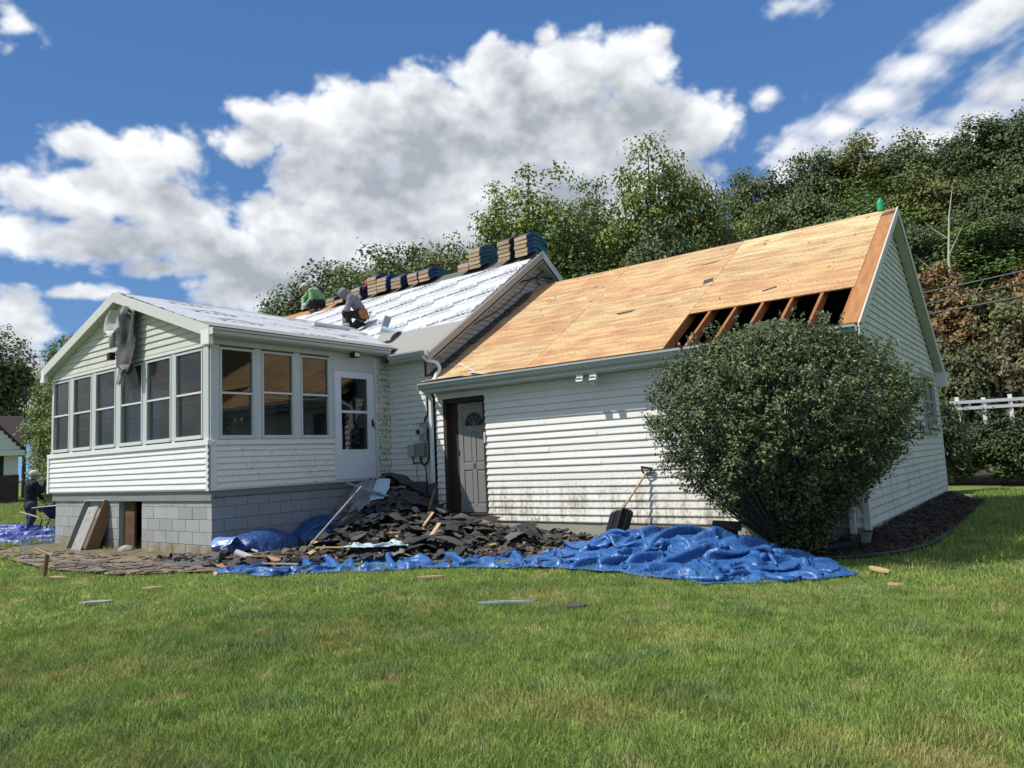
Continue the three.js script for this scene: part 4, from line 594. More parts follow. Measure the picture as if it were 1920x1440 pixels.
function person(label, pos, J, W) { // J: joints in a frame turned towards the standpoint
  const t = thing('person', label, 'person', pos, Math.atan2(10.77 - pos[0], 6.284 - pos[2]));
  const limb = (s, g) => [B(J['sh' + s], 0.052 + g, J['el' + s], 0.042 + g), B(J['el' + s], 0.041 + g, J['wr' + s], 0.029 + g * 0.8)];
  const leg = (s, g) => [B(J['hp' + s], 0.085 + g, J['kn' + s], 0.06 + g), B(J['kn' + s], 0.058 + g, J['an' + s], 0.042 + g)];
  const foot = (s, g) => [B(J['an' + s], 0.045 + g, mid(J['an' + s], J['to' + s], 0.3), 0.045 + g), B(mid(J['an' + s], J['to' + s], 0.3), 0.042 + g, J['to' + s], 0.036 + g)];
  const trunk = g => [B(J.pel, 0.13 + g, J.wst, 0.115 + g), B(J.wst, 0.115 + g, J.cst, 0.14 + g), B(J.shL, 0.07 + g, J.shR, 0.07 + g), B(J.hpL, 0.1 + g, J.hpR, 0.1 + g)];
  const body = merge([nets([...trunk(-0.012), ...limb('L', -0.006), ...limb('R', -0.006), ...leg('L', -0.008), ...leg('R', -0.008), ...foot('L', -0.01), ...foot('R', -0.01), B(J.cst, 0.07, J.nk, 0.055)], 0.02, 0.04), headGeo(J.hd, J.face ?? 0, J.tilt ?? 0), handGeo(J.wrL, J.hdL, J.thL, J.curl), handGeo(J.wrR, J.hdR, J.thR, J.curl)]);
  part('body', body, mSkin, t);
  part(W.topName, nets([...trunk(0.014), ...limb('L', 0.018), ...limb('R', 0.018), B(J.cst, 0.09, J.nk, 0.07), ...(W.hood ? [B(add(J.hd, [0, 0.03, 0]), 0.125, add(J.hd, [0, 0.03, -0.03]), 0.12), B(J.nk, 0.1, J.hd, 0.105)] : [])], 0.012, 0.045, 0.02, 13), W.top, t);
  part('trousers', nets([B(J.hpL, 0.115, J.hpR, 0.115), B(J.pel, 0.14, mid(J.pel, J.wst, 0.5), 0.125), ...leg('L', 0.022), ...leg('R', 0.022)], 0.012, 0.04, 0.02, 13), W.legs, t);
  for (const s of ['L', 'R']) part('shoe', nets(foot(s, 0.006), 0.009, 0.02), W.shoes, t);
  return t;
}
const cloth1 = (r, g, b) => std({ color: lin(r, g, b), roughness: 0.95 });
{ // man kneeling at the valley in a grey hooded top
  const t = person('kneeling roofer in grey hooded top with leather tool pouch, at the roof valley', [-2.69, 4.66, -5.3], {
    pel: [0.2, 0.32, 0], wst: [0.13, 0.48, 0], cst: [0.0, 0.7, 0], nk: [-0.14, 0.82, 0], hd: [-0.25, 0.86, 0], face: -1.9, tilt: 0.6, shL: [-0.07, 0.73, 0.18], elL: [-0.16, 0.44, 0.2], wrL: [-0.2, 0.15, 0.16], hdL: [0.2, -0.9, -0.1], thL: [-1, 0, 0],
    shR: [-0.09, 0.73, -0.17], elR: [-0.22, 0.46, -0.2], wrR: [-0.24, 0.16, -0.1], hdR: [0, -1, 0.1], thR: [-1, 0, 0.3], curl: 0.7, hpL: [0.2, 0.3, 0.1], knL: [-0.2, 0.34, 0.17], anL: [-0.09, 0.07, 0.17], toL: [-0.26, 0.035, 0.19], hpR: [0.2, 0.3, -0.1], knR: [0.0, 0.1, -0.16], anR: [0.3, 0.08, -0.1], toR: [0.38, 0.03, -0.1]
  }, { topName: 'hooded_top', hood: true, top: cloth1(0.2, 0.2, 0.215), legs: cloth1(0.014, 0.015, 0.017), shoes: std({ color: lin(0.5, 0.42, 0.34), roughness: 0.7 }) });
  part('tool_pouch', nets([B([0.17, 0.46, 0.17], 0.03, [0.27, 0.43, 0.13], 0.04), B([0.17, 0.36, 0.2], 0.075, [0.25, 0.34, 0.16], 0.085), B([0.19, 0.28, 0.19], 0.06, [0.25, 0.27, 0.16], 0.07)], 0.01, 0.02, 0.03, 16), std({ color: lin(0.33, 0.13, 0.035), roughness: 0.65 }), t);
  part('tool_belt', nets([B([0.08, 0.45, 0.13], 0.03, [0.24, 0.4, 0.13], 0.03), B([0.24, 0.4, 0.13], 0.03, [0.3, 0.36, 0], 0.035)], 0.01, 0.01), std({ color: lin(0.05, 0.03, 0.02), roughness: 0.7 }), t);
  const hm = part('hammer', merge([bar([0.33, 0.2, 0.12], [0.39, 0.38, 0.12], 0.022, 0.022), bar([0.35, 0.38, 0.12], [0.43, 0.39, 0.12], 0.025, 0.025)]), mBlack, t);
}
{ // man on the ridge in a green shirt
  const t = person('roofer in light green shirt and white cap bending forward on the roof ridge', [-7.0, 6.04, -7.42], {
    pel: [0.26, 0.3, 0], wst: [0.22, 0.45, 0], cst: [0.05, 0.62, 0], nk: [-0.13, 0.7, 0], hd: [-0.24, 0.75, 0.02], face: -1.2, tilt: 0.65, shL: [-0.05, 0.63, 0.17], elL: [-0.06, 0.37, 0.22], wrL: [-0.22, 0.22, 0.15], hdL: [-0.9, -0.5, -0.2], thL: [0, 1, 0],
    shR: [-0.13, 0.63, -0.15], elR: [-0.29, 0.44, -0.16], wrR: [-0.3, 0.25, -0.02], hdR: [0, -1, 0.2], thR: [0, 0, 1], curl: 0.6, hpL: [0.26, 0.27, 0.1], knL: [-0.06, 0.26, 0.2], anL: [0.08, 0.02, 0.22], toL: [-0.1, -0.02, 0.24], hpR: [0.26, 0.27, -0.1], knR: [-0.05, 0.24, -0.2], anR: [0.14, 0.06, -0.2], toR: [-0.03, 0.03, -0.2]
  }, { topName: 'shirt', top: cloth1(0.26, 0.46, 0.22), legs: cloth1(0.02, 0.022, 0.028), shoes: std({ color: lin(0.12, 0.1, 0.08) }) });
  const h = [-0.24, 0.75, 0.02]; part('cap', nets([B(add(h, [0, 0.075, 0]), 0.088, add(h, [-0.02, 0.07, 0.01]), 0.085), B(add(h, [-0.08, 0.05, 0.03]), 0.03, add(h, [-0.15, 0.0, 0.05]), 0.018)], 0.009, 0.03), cloth1(0.75, 0.75, 0.74), t);
  for (const [a, b] of [[[-0.22, 0.22, 0.15], [-0.29, 0.18, 0.135]], [[-0.3, 0.25, -0.02], [-0.3, 0.15, 0]]]) part('work_glove', nets([B(a, 0.042, b, 0.045), B(b, 0.045, add(b, [-0.03, -0.05, 0]), 0.03)], 0.01, 0.02), cloth1(0.7, 0.7, 0.68), t);
}
{ // man beside the wheelbarrow
  const t = person('man in dark jacket, jeans and pale cap raising one hand beside a wheelbarrow', [-10.47, 0, -1.26], {
    pel: [-0.1, 0.76, 0], wst: [-0.1, 0.93, 0], cst: [-0.09, 1.18, 0], nk: [-0.07, 1.34, 0], hd: [-0.04, 1.46, 0], face: 0.95, tilt: 0.1, shL: [-0.12, 1.26, -0.18], elL: [0.02, 1.04, -0.28], wrL: [0.16, 0.86, -0.2], hdL: [0.8, -0.6, 0], thL: [0, 1, 0],
    shR: [-0.02, 1.26, 0.19], elR: [0.13, 1.08, 0.22], wrR: [0.23, 1.33, 0.16], hdR: [0.2, 1, 0], thR: [1, 0, 0], curl: 0.8, hpL: [-0.12, 0.73, -0.1], knL: [-0.1, 0.42, -0.12], anL: [-0.12, 0.08, -0.12], toL: [0.04, 0.035, -0.12], hpR: [-0.08, 0.73, 0.1], knR: [-0.05, 0.42, 0.14], anR: [-0.16, 0.08, 0.12], toR: [0.0, 0.035, 0.15]
  }, { topName: 'jacket', top: cloth1(0.012, 0.014, 0.02), legs: cloth1(0.035, 0.05, 0.085), shoes: std({ color: lin(0.03, 0.028, 0.025) }) });
  part('jacket_hem', nets([B([-0.12, 0.66, -0.09], 0.125, [-0.08, 0.66, 0.09], 0.125), B([-0.1, 0.7, 0], 0.15, [-0.1, 0.9, 0], 0.14)], 0.012, 0.04, 0.02), cloth1(0.012, 0.014, 0.02), t);
  const h = [-0.04, 1.46, 0]; part('cap', nets([B(add(h, [-0.02, 0.07, 0]), 0.09, add(h, [0.02, 0.07, 0.01]), 0.088), B(add(h, [0.07, 0.06, 0.04]), 0.022, add(h, [0.15, 0.045, 0.09]), 0.014)], 0.009, 0.03), cloth1(0.62, 0.56, 0.44), t);
}
{ // wheelbarrow with old shingles
  const w = thing('wheelbarrow', 'dark blue wheelbarrow loaded with old shingles beside the block wall', 'wheelbarrow', [-8.75, 0, -1.2], 0.35);
  const tray = gridMesh(16, 12, (u, v) => { const a = Math.min(u, 1 - u) * 2, b = Math.min(v, 1 - v) * 2, d = sstep(0, 0.55, a) * sstep(0, 0.6, b); return [lerp(-0.5, 0.55, u) * (1 - 0.25 * d), 0.68 - 0.3 * d + 0.06 * u, lerp(-0.34, 0.34, v) * (1 - 0.2 * d)]; });
  part('tray', tray, std({ color: lin(0.012, 0.015, 0.03), roughness: 0.45 }), w); part('tray_rim', tube([[-0.5, 0.69, -0.34], [0.55, 0.75, -0.34], [0.55, 0.75, 0.34], [-0.5, 0.69, 0.34], [-0.5, 0.69, -0.34]], 0.014, 60), mMetalGrey, w);
  for (const s of [-1, 1]) { part('handle', taper([[0.62, 0.2, 0.1 * s], [0, 0.36, 0.22 * s], [-0.95, 0.6, 0.28 * s]], [0.02, 0.02, 0.018]), mWood, w); part('leg', tube([[-0.3, 0.45, 0.22 * s], [-0.42, 0.02, 0.24 * s], [-0.3, 0.02, 0.24 * s], [-0.1, 0.42, 0.2 * s]], 0.016, 20), mDark, w); }
  const wh = new THREE.TorusGeometry(0.15, 0.045, 8, 22); wh.translate(0.72, 0.19, 0); part('wheel', wh, mBlack, w);
  const r = rng(4), g = []; for (let i = 0; i < 26; i++) { const k = box(-0.2 * r() - 0.1, 0.2, -0.006, 0.006, -0.16, 0.16); k.rotateX((r() - 0.5) * 0.7); k.rotateY(r() * 3); k.rotateZ((r() - 0.5) * 0.6); k.translate((r() - 0.5) * 0.6, 0.62 + 0.14 * r(), (r() - 0.5) * 0.36); g.push(k); }
  const ld = part('shingle_load', merge(g), mOldShingle, w); ld.userData.kind = 'stuff';
}
// ------------------------------------------------------------------ bundles of new shingles draped over the ridge
{
  const layT = tex(64, 128, (u, v) => { const l = 0.5 + 0.5 * Math.sin(v * 6.283 * 9 + PN.noise(u * 6, v * 4, 1)); return mix3([0.5, 0.38, 0.25], [0.24, 0.17, 0.11], 0.75 * (1 - l) + 0.25 * tfbm(u, v, 9, 3)); }, { rx: 3, ry: 10 });
  const mEnd = [0.85, 1, 1.15].map(k => std({ map: layT, color: lin(k, k * 0.97, k * 0.95), roughness: 0.9 })), mWrap = [std({ vertexColors: true, roughness: 0.4 })];
  const slab = (w, h, z0, z1, sd, lift, wrap) => { // arched slab, z measured from the ridge towards the front
    const n = 14, g = new THREE.BoxGeometry(w, h, 1, 1, 1, n), p = g.attributes.position, col = []; for (let i = 0; i < p.count; i++) { const z = lerp(z0, z1, p.getZ(i) + 0.5), y = p.getY(i) + lift - 0.69 * (Math.sqrt(z * z + 0.05) - 0.22) + 0.012 * N3(z * 4, sd, p.getX(i) * 3); p.setXYZ(i, p.getX(i) + 0.006 * N3(z * 5, sd, 4), y, z); const bl = z > 0.12 + 0.1 * N3(sd, p.getX(i) * 9, 1); col.push(...(wrap === 0 ? [0.012, 0.03, 0.13].map((c, k) => bl ? c : [0.008, 0.11, 0.13][k]) : wrap === 1 ? [0.02, 0.03, 0.06] : [0.012, 0.1, 0.12])); }
    g.setAttribute('color', new THREE.Float32BufferAttribute(col, 3)); g.computeVertexNormals(); return norm(g);
  };
  const r = rng(9), ord = ['bottom', 'second', 'third', 'fourth', 'top'];
  const stacks = [[1.0, 5, 0, 'in the stack nearest the gable peak'], [0.49, 5, 1, 'in the second stack from the gable peak'], [-0.43, 5, 2, 'in the tall teal stack left of the two peak stacks'], [-0.8, 2, 1, 'in the low pair left of the tall teal stack'], [-2.18, 3, 0, 'in the bent blue teal stack halfway along the ridge'], [-2.59, 3, 1, 'in the stack left of the bent blue teal one'], [-3.22, 3, 0, 'in the low blue stack midway on the ridge'], [-3.79, 4, 0, 'in the blue stack right of the red rope'], [-4.18, 5, 1, 'in the tall stack under the red rope'], [-4.86, 3, 0, 'in the stack behind the hooded roofer'], [-6.0, 2, 1, 'in the pair beside the green shirted roofer'], [-5.62, 1, 1, 'lying alone left of the hooded roofer']];
  for (const [x, n, wr, where] of stacks) for (let i = 0; i < n; i++) {
    const nm = n === 1 ? 'single' : i === n - 1 ? 'top' : ord[i], sd = x * 7 + i * 3.1, t = thing('shingle_bundle', `${nm} bundle of roof shingles ${where}`, 'shingle bundle', [x + 0.03 * (r() - 0.5), 6.21, -7.65], (r() - 0.5) * 0.06, 'shingle bundles on the ridge');
    const lift = 0.075 + i * 0.1, dz = 0.03 * (r() - 0.5);
    part('shingles', slab(0.35, 0.078, -0.5 + dz, 0.42 + dz, sd, lift, 0), mEnd[Math.floor(r() * 3)], t); part('wrapper', slab(0.358, 0.084, -0.47 + dz, 0.385 + dz, sd, lift, wr), mWrap[0], t);
  }
  const rp = []; const r2 = rng(3); for (let i = 0; i < 40; i++) { const a = i * 0.9; rp.push([0.09 * Math.cos(a) * (0.6 + 0.5 * r2()) - 0.1 * (i > 32 ? (i - 32) / 6 : 0), 0.06 * Math.sin(a * 0.9) * r2() - (i > 32 ? (i - 32) * 0.02 : 0), 0.06 * Math.sin(a)]); }
  one('red_rope', tube(rp, 0.018, 220, 5), std({ color: lin(0.55, 0.03, 0.02), roughness: 0.6 }), 'tangle of bright red rope on top of the shingle bundles', 'rope', undefined, [-4.42, 6.47, -7.32]);
  const bt = new THREE.LatheGeometry([[0, 0], [0.05, 0], [0.055, 0.02], [0.055, 0.16], [0.045, 0.19], [0.02, 0.205], [0.02, 0.235], [0, 0.24]].map(p => new THREE.Vector2(...p)), 16); one('green_bottle', bt, std({ color: lin(0.03, 0.38, 0.2), roughness: 0.3 }), 'small green bottle standing on the garage roof ridge', 'bottle', undefined, [8.58, 5.40, -7.65]);
}
// ------------------------------------------------------------------ cloth: tarps, sheets, felt
function polyAt(P, t) { let L = [0]; for (let i = 1; i < P.length; i++) L.push(L[i - 1] + Math.hypot(P[i][0] - P[i - 1][0], P[i][1] - P[i - 1][1])); const s = t * L[L.length - 1]; let i = 1; while (i < P.length - 1 && L[i] < s) i++; const k = clamp((s - L[i - 1]) / (L[i] - L[i - 1] || 1)); return [lerp(P[i - 1][0], P[i][0], k), lerp(P[i - 1][1], P[i][1], k)]; }
// a sheet of cloth larger than the ground it lies on, let fall and buckle (position based dynamics)
function crumple(front, back, nu, nv, base, slack, lift, sd, jag = 0.06, iters = 260) {
  const n = (nu + 1) * (nv + 1), P = new Float32Array(n * 3), Q = new Float32Array(n * 3), R0 = new Float32Array(n * 2), r = rng(sd * 71 + 5), id = (i, j) => j * (nu + 1) + i;
  for (let j = 0; j <= nv; j++) for (let i = 0; i <= nu; i++) {
    const u = i / nu, v = j / nv, f = polyAt(front, u), b = polyAt(back, u), k = id(i, j); let x = lerp(f[0], b[0], v), z = lerp(f[1], b[1], v); const e = Math.min(u, 1 - u, v, 1 - v), ja = jag * (1 - sstep(0, 0.12, e));
    x += ja * 2 * fbm(x * 3, z * 3, sd, 4); z += ja * 2 * fbm(x * 3 + 7, z * 3, sd, 4); R0[2 * k] = x; R0[2 * k + 1] = z; P[3 * k] = x; P[3 * k + 2] = z; P[3 * k + 1] = base(x, z, u, v) + lift * sstep(0, 0.15, e) * (0.5 + 1.2 * Math.max(0, fbm(x * 1.7, sd, z * 1.7, 3) + 0.25) + 0.25 * r()); Q[3 * k] = x; Q[3 * k + 1] = P[3 * k + 1]; Q[3 * k + 2] = z;
  }
  const C = []; // i, j, rest, stiffness
  const link = (a, b, st, i, j) => { const u = i / nu, v = j / nv, e = Math.min(u, 1 - u, v, 1 - v), sl = 1 + slack * sstep(0, 0.14, e) * (0.75 + 0.9 * (fbm(R0[2 * a] * 1.1 + 3, sd, R0[2 * a + 1] * 1.1, 2) + 0.2)); C.push(a, b, Math.hypot(R0[2 * a] - R0[2 * b], R0[2 * a + 1] - R0[2 * b + 1]) * sl, st); };
  for (let j = 0; j <= nv; j++) for (let i = 0; i <= nu; i++) { const k = id(i, j); if (i < nu) link(k, id(i + 1, j), 0.5, i, j); if (j < nv) link(k, id(i, j + 1), 0.5, i, j); if (i < nu && j < nv) { link(k, id(i + 1, j + 1), 0.3, i, j); link(id(i + 1, j), id(i, j + 1), 0.3, i, j); } if (i < nu - 2) link(k, id(i + 3, j), 0.03, i, j); if (j < nv - 2) link(k, id(i, j + 3), 0.03, i, j); }
  for (let t = 0; t < iters; t++) {
    for (let k = 0; k < n; k++) { const o = 3 * k; for (let c = 0; c < 3; c++) { const p = P[o + c], d = (p - Q[o + c]) * 0.93; Q[o + c] = p; P[o + c] = p + d; } P[o + 1] -= 0.0006; }
    for (let q = 0; q < 3; q++) for (let c = 0; c < C.length; c += 4) { const a = 3 * C[c], b = 3 * C[c + 1]; let dx = P[b] - P[a], dy = P[b + 1] - P[a + 1], dz = P[b + 2] - P[a + 2]; const l = Math.sqrt(dx * dx + dy * dy + dz * dz) || 1e-6, w = (l - C[c + 2]) / l * 0.5 * C[c + 3]; dx *= w; dy *= w; dz *= w; P[a] += dx; P[a + 1] += dy; P[a + 2] += dz; P[b] -= dx; P[b + 1] -= dy; P[b + 2] -= dz; }
    for (let j = 0; j <= nv; j++) for (let i = 0; i <= nu; i++) { const k = id(i, j), o = 3 * k, f = base(P[o], P[o + 2], i / nu, j / nv); if (P[o + 1] < f) { P[o + 1] = f; P[o] = lerp(P[o], Q[o], 0.5); P[o + 2] = lerp(P[o + 2], Q[o + 2], 0.5); } if (i === 0 || j === 0 || i === nu || j === nv) { P[o] = lerp(P[o], R0[2 * k], 0.12); P[o + 2] = lerp(P[o + 2], R0[2 * k + 1], 0.12); } }
  }
  return gridMesh(nu, nv, (u, v) => { const i = Math.round(u * nu), j = Math.round(v * nv), o = 3 * id(i, j); return [P[o], P[o + 1] + 0.004 * ((i * 7 + j * 13) % 5) / 5, P[o + 2], R0[2 * id(i, j)], R0[2 * id(i, j) + 1]]; });
}
const crease = tex(512, 512, (u, v) => { let h = 0, a = 0.5, f = 5; for (let k = 0; k < 4; k++) { const q = (x, y) => PN.noise(x * f + k * 9, y * f, k * 3.3), m = lerp(lerp(q(u, v), q(u - 1, v), sstep(0.75, 1, u)), lerp(q(u, v - 1), q(u - 1, v - 1), sstep(0.75, 1, u)), sstep(0.75, 1, v)); h += a * (1 - Math.min(1, Math.abs(m) * 2.2)); a *= 0.5; f *= 2.1; } return h; }, { srgb: false });
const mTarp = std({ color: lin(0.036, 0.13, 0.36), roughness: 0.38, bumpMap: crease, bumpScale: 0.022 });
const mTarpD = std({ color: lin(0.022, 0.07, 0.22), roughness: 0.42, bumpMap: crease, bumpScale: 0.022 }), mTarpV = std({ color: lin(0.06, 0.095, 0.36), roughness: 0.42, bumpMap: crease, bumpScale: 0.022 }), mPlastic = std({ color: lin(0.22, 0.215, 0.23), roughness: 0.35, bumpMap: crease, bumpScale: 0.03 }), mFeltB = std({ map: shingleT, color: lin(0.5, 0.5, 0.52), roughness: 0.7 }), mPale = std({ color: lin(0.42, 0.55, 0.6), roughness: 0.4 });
const gs = (x, z, cx, cz, rx, rz) => Math.exp(-((x - cx) ** 2) / (rx * rx) - ((z - cz) ** 2) / (rz * rz));
const heap = (x, z) => 0.06 + 0.8 * Math.min(1, 1.25 * gs(x, z, 0.55, -3.1, 0.85, 0.85)) * (x < 0.02 ? 0 : 1) + 0.26 * gs(x, z, 1.7, -2.6, 1.1, 1.0) + 0.14 * gs(x, z, 3.0, -2.6, 1.2, 0.9) + 0.16 * gs(x, z, 2.1, -1.5, 0.9, 0.6) + 0.05 * fbm(x * 1.6, z * 1.6, 3, 3);
{
  // the large heap of tarp at the right
  one('blue_tarp', crumple([[4.9, -0.78], [5.6, -0.86], [6.13, -0.93], [6.6, -0.97], [7.21, -0.77], [7.81, -0.6], [8.26, -0.82], [8.6, -1.07], [8.98, -1.62]], [[5.0, -1.6], [5.3, -2.3], [5.9, -2.75], [6.6, -2.95], [7.1, -2.9], [7.7, -2.7], [8.3, -2.4], [8.7, -2.1], [9.0, -1.72]], 170, 84, (x, z, u, v) => 0.05 + 0.26 * Math.exp(-((x - 6.5) ** 2) / 1.6 - ((z + 2.35) ** 2) / 0.25) + 0.1 * Math.exp(-((x - 7.6) ** 2) / 0.5 - ((z + 1.9) ** 2) / 0.2), 0.55, 0.26, 5, 0.1), mTarp, 'large crumpled bright blue tarp heaped on the lawn before the bush', 'tarp');
  one('blue_tarp', crumple([[1.25, 0.86], [1.9, 0.93], [2.75, 0.86], [3.2, 0.42], [3.85, 0.1], [4.25, -0.38], [4.9, -0.64], [5.5, -0.82]], [[1.3, 0.55], [1.75, 0.2], [2.35, -0.05], [2.9, -0.5], [3.5, -0.85], [4.3, -1.3], [4.8, -1.6], [5.4, -1.7]], 150, 34, () => 0.045, 0.3, 0.1, 9, 0.1), mTarp, 'long flat blue tarp strip along the lawn edge under the debris', 'tarp');
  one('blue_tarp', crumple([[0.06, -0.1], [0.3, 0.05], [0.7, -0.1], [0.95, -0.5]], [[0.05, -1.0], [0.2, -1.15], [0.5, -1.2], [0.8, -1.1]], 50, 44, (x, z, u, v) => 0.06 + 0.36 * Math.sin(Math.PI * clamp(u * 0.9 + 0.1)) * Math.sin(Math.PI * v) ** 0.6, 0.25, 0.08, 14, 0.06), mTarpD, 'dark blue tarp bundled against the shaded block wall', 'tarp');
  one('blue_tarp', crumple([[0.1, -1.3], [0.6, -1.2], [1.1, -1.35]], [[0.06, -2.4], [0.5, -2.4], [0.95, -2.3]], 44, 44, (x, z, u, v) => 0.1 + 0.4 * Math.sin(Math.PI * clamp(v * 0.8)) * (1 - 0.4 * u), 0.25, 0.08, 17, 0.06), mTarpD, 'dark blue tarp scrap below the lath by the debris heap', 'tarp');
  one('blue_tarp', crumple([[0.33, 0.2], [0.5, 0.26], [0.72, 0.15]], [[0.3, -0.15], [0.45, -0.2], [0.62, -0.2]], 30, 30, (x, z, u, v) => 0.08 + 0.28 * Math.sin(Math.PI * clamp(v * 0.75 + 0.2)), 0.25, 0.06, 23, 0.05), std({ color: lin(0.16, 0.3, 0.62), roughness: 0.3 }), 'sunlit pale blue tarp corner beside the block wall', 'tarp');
  one('blue_tarp', crumple([[-12.6, -0.6], [-9.5, 0.3], [-7.4, 0.5], [-6.1, 0.45]], [[-12.8, -1.9], [-10.6, -1.7], [-8.6, -1.4], [-6.15, -1.0]], 120, 40, () => 0.04, 0.3, 0.1, 31, 0.08), mTarpV, 'violet blue tarp spread under the man and wheelbarrow', 'tarp');
  // sheets on the debris heap
  const hb = (o) => (x, z) => heap(Math.max(x, 0.03), z) + o;
  one('plastic_sheet', crumple([[0.9, -1.75], [0.95, -2.1], [1.15, -2.45]], [[0.06, -2.35], [0.1, -2.75], [0.4, -3.0]], 48, 48, hb(0.12), 0.35, 0.12, 41, 0.12), mPlastic, 'crinkled grey plastic sheet over the left of the debris heap', 'plastic sheet');
  one('roofing_felt', crumple([[0.9, -2.75], [1.25, -3.0], [1.5, -3.4]], [[0.25, -3.35], [0.5, -3.7], [0.9, -3.8]], 40, 40, hb(0.2), 0.3, 0.14, 44, 0.2), mFeltB, 'folded black roofing felt on top of the debris heap', 'roofing felt');
  one('roofing_felt', crumple([[1.5, -2.5], [1.8, -2.85], [2.0, -3.2]], [[1.25, -2.95], [1.45, -3.35], [1.7, -3.7]], 40, 40, hb(0.15), 0.3, 0.14, 47, 0.2), mFeltB, 'black felt sheet hanging down beside the open garage door', 'roofing felt');
  one('pale_sheet', crumple([[1.1, -2.3], [1.3, -2.45]], [[0.85, -2.7], [1.05, -2.85]], 24, 30, hb(0.18), 0.2, 0.06, 51, 0.05), std({ color: lin(0.36, 0.5, 0.62), roughness: 0.5 }), 'pale blue sheet scrap hanging on the debris heap', 'sheet scrap');
  one('pale_sheet', crumple([[2.35, -0.55], [2.9, -0.75], [3.35, -1.15]], [[2.3, -0.9], [2.75, -1.2], [3.2, -1.45]], 44, 24, () => 0.2, 0.3, 0.1, 55, 0.06), mPale, 'white pale blue plastic sheet lying on shingle scraps before the heap', 'sheet scrap');
  one('roofing_felt', crumple([[-0.3, 0.95], [0.7, 1.0], [1.3, 0.75]], [[-0.1, 0.35], [0.3, 0.15], [0.75, 0.2]], 50, 26, (x, z, u, v) => 0.07 + 0.1 * v * sstep(0.3, 0.7, u), 0.1, 0.03, 59, 0.16), std({ map: shingleT, color: lin(1.3, 1.25, 1.2), roughness: 0.9 }), 'grey felt piece flat at the corner of the block wall', 'roofing felt');
  const scraps = [[0.5, -3.5, 0.55, 'crumpled black felt piece highest against the house wall on the heap'], [1.35, -2.55, 0.5, 'crumpled dark felt piece on the right slope of the debris heap'], [0.9, -1.9, 0.45, 'crumpled dark felt piece low on the front of the debris heap'], [2.0, -3.3, 0.5, 'crumpled black felt piece at the foot of the garage door frame'], [1.6, -1.9, 0.42, 'crumpled grey felt piece between the heap and the pale sheet'], [2.9, -2.4, 0.4, 'crumpled dark felt piece on the thin scraps facing the garage door']];
  scraps.forEach(([x, z, w, l], i) => { const q = i * 1.9, R = (a, b) => [Math.max(0.06, x + a * w * Math.cos(q) - b * w * Math.sin(q)), Math.max(-3.82, z + a * w * Math.sin(q) + b * w * Math.cos(q))]; one('roofing_felt', crumple([R(-0.7, 0.5), R(0, 0.62), R(0.7, 0.4)], [R(-0.6, -0.5), R(0, -0.6), R(0.6, -0.5)], 34, 28, hb(0.12), 0.6, 0.2, 61 + i, 0.16), i === 4 ? mPlastic : mFeltB, l, 'roofing felt'); });
  // torn felt hanging from the porch gable
  const rag = (name, pts, sd, mat, label) => one(name, gridMesh(18, 60, (u, v) => { const c = pts.map(p => p); let i = Math.min(c.length - 2, Math.floor(v * (c.length - 1))), k = v * (c.length - 1) - i; const L = lerp(c[i][0], c[i + 1][0], k), R = lerp(c[i][1], c[i + 1][1], k), y = lerp(c[i][2], c[i + 1][2], k), ed = (u < 0.01 || u > 0.99) ? 1 : 0; return [lerp(L, R, u) + 0.03 * ed * fbm(y * 14, u * 3, sd, 3) * 2, y + (v > 0.99 ? 0.09 * fbm(u * 9, sd, 2, 3) * 2 : 0), 0.13 + 0.055 * Math.sin(u * 9 + 2 * N3(y * 2, sd, 1)) + 0.05 * N3(u * 3, y * 2, sd) + 0.06 * v, u, y]; }), mat, label, 'torn felt');
  rag('torn_felt', [[-2.8, -2.4, 4.4], [-2.82, -2.2, 4.28], [-2.8, -2.24, 4.0], [-2.86, -2.22, 3.6], [-2.9, -2.2, 3.35], [-2.62, -2.25, 3.25], [-2.6, -2.3, 3.18]], 3, std({ color: lin(0.06, 0.06, 0.063), roughness: 0.6 }), 'long dark grey torn felt strip hanging from the porch gable');
  rag('torn_felt', [[-2.8, -2.55, 3.3], [-2.76, -2.6, 3.18], [-2.74, -2.64, 3.02]], 5, std({ color: lin(0.55, 0.56, 0.56), roughness: 0.6 }), 'ragged white tail below the dark hanging felt strip');
  rag('torn_felt', [[-3.2, -2.45, 4.42], [-3.36, -2.5, 4.32], [-3.4, -2.7, 4.2], [-3.42, -2.72, 4.05], [-3.12, -2.9, 3.95], [-3.02, -2.96, 3.72]], 8, std({ color: lin(0.42, 0.42, 0.42), roughness: 0.5 }), 'pale tattered felt flap under the porch gable peak');
}

{ // light blue tube of sealant tape lying by the roof valley
  const t = thing('tape_roll', 'pale blue roll of tape with black end beside the kneeling roofer', 'tape roll', [-0.72, 4.22, -4.58], 0.75); t.rotation.z = -0.35;
  part('sleeve', new THREE.CylinderGeometry(0.085, 0.085, 0.36, 18).rotateZ(1.5708), std({ color: lin(0.5, 0.66, 0.76), roughness: 0.5 }), t); part('core', new THREE.CylinderGeometry(0.075, 0.088, 0.1, 18).rotateZ(1.5708).translate(0.2, 0, 0), mBlack, t); part('upright_flap', box(-0.2, -0.05, 0.05, 0.32, -0.05, 0.04, 0.015), std({ color: lin(0.25, 0.33, 0.42), roughness: 0.6 }), t);
}

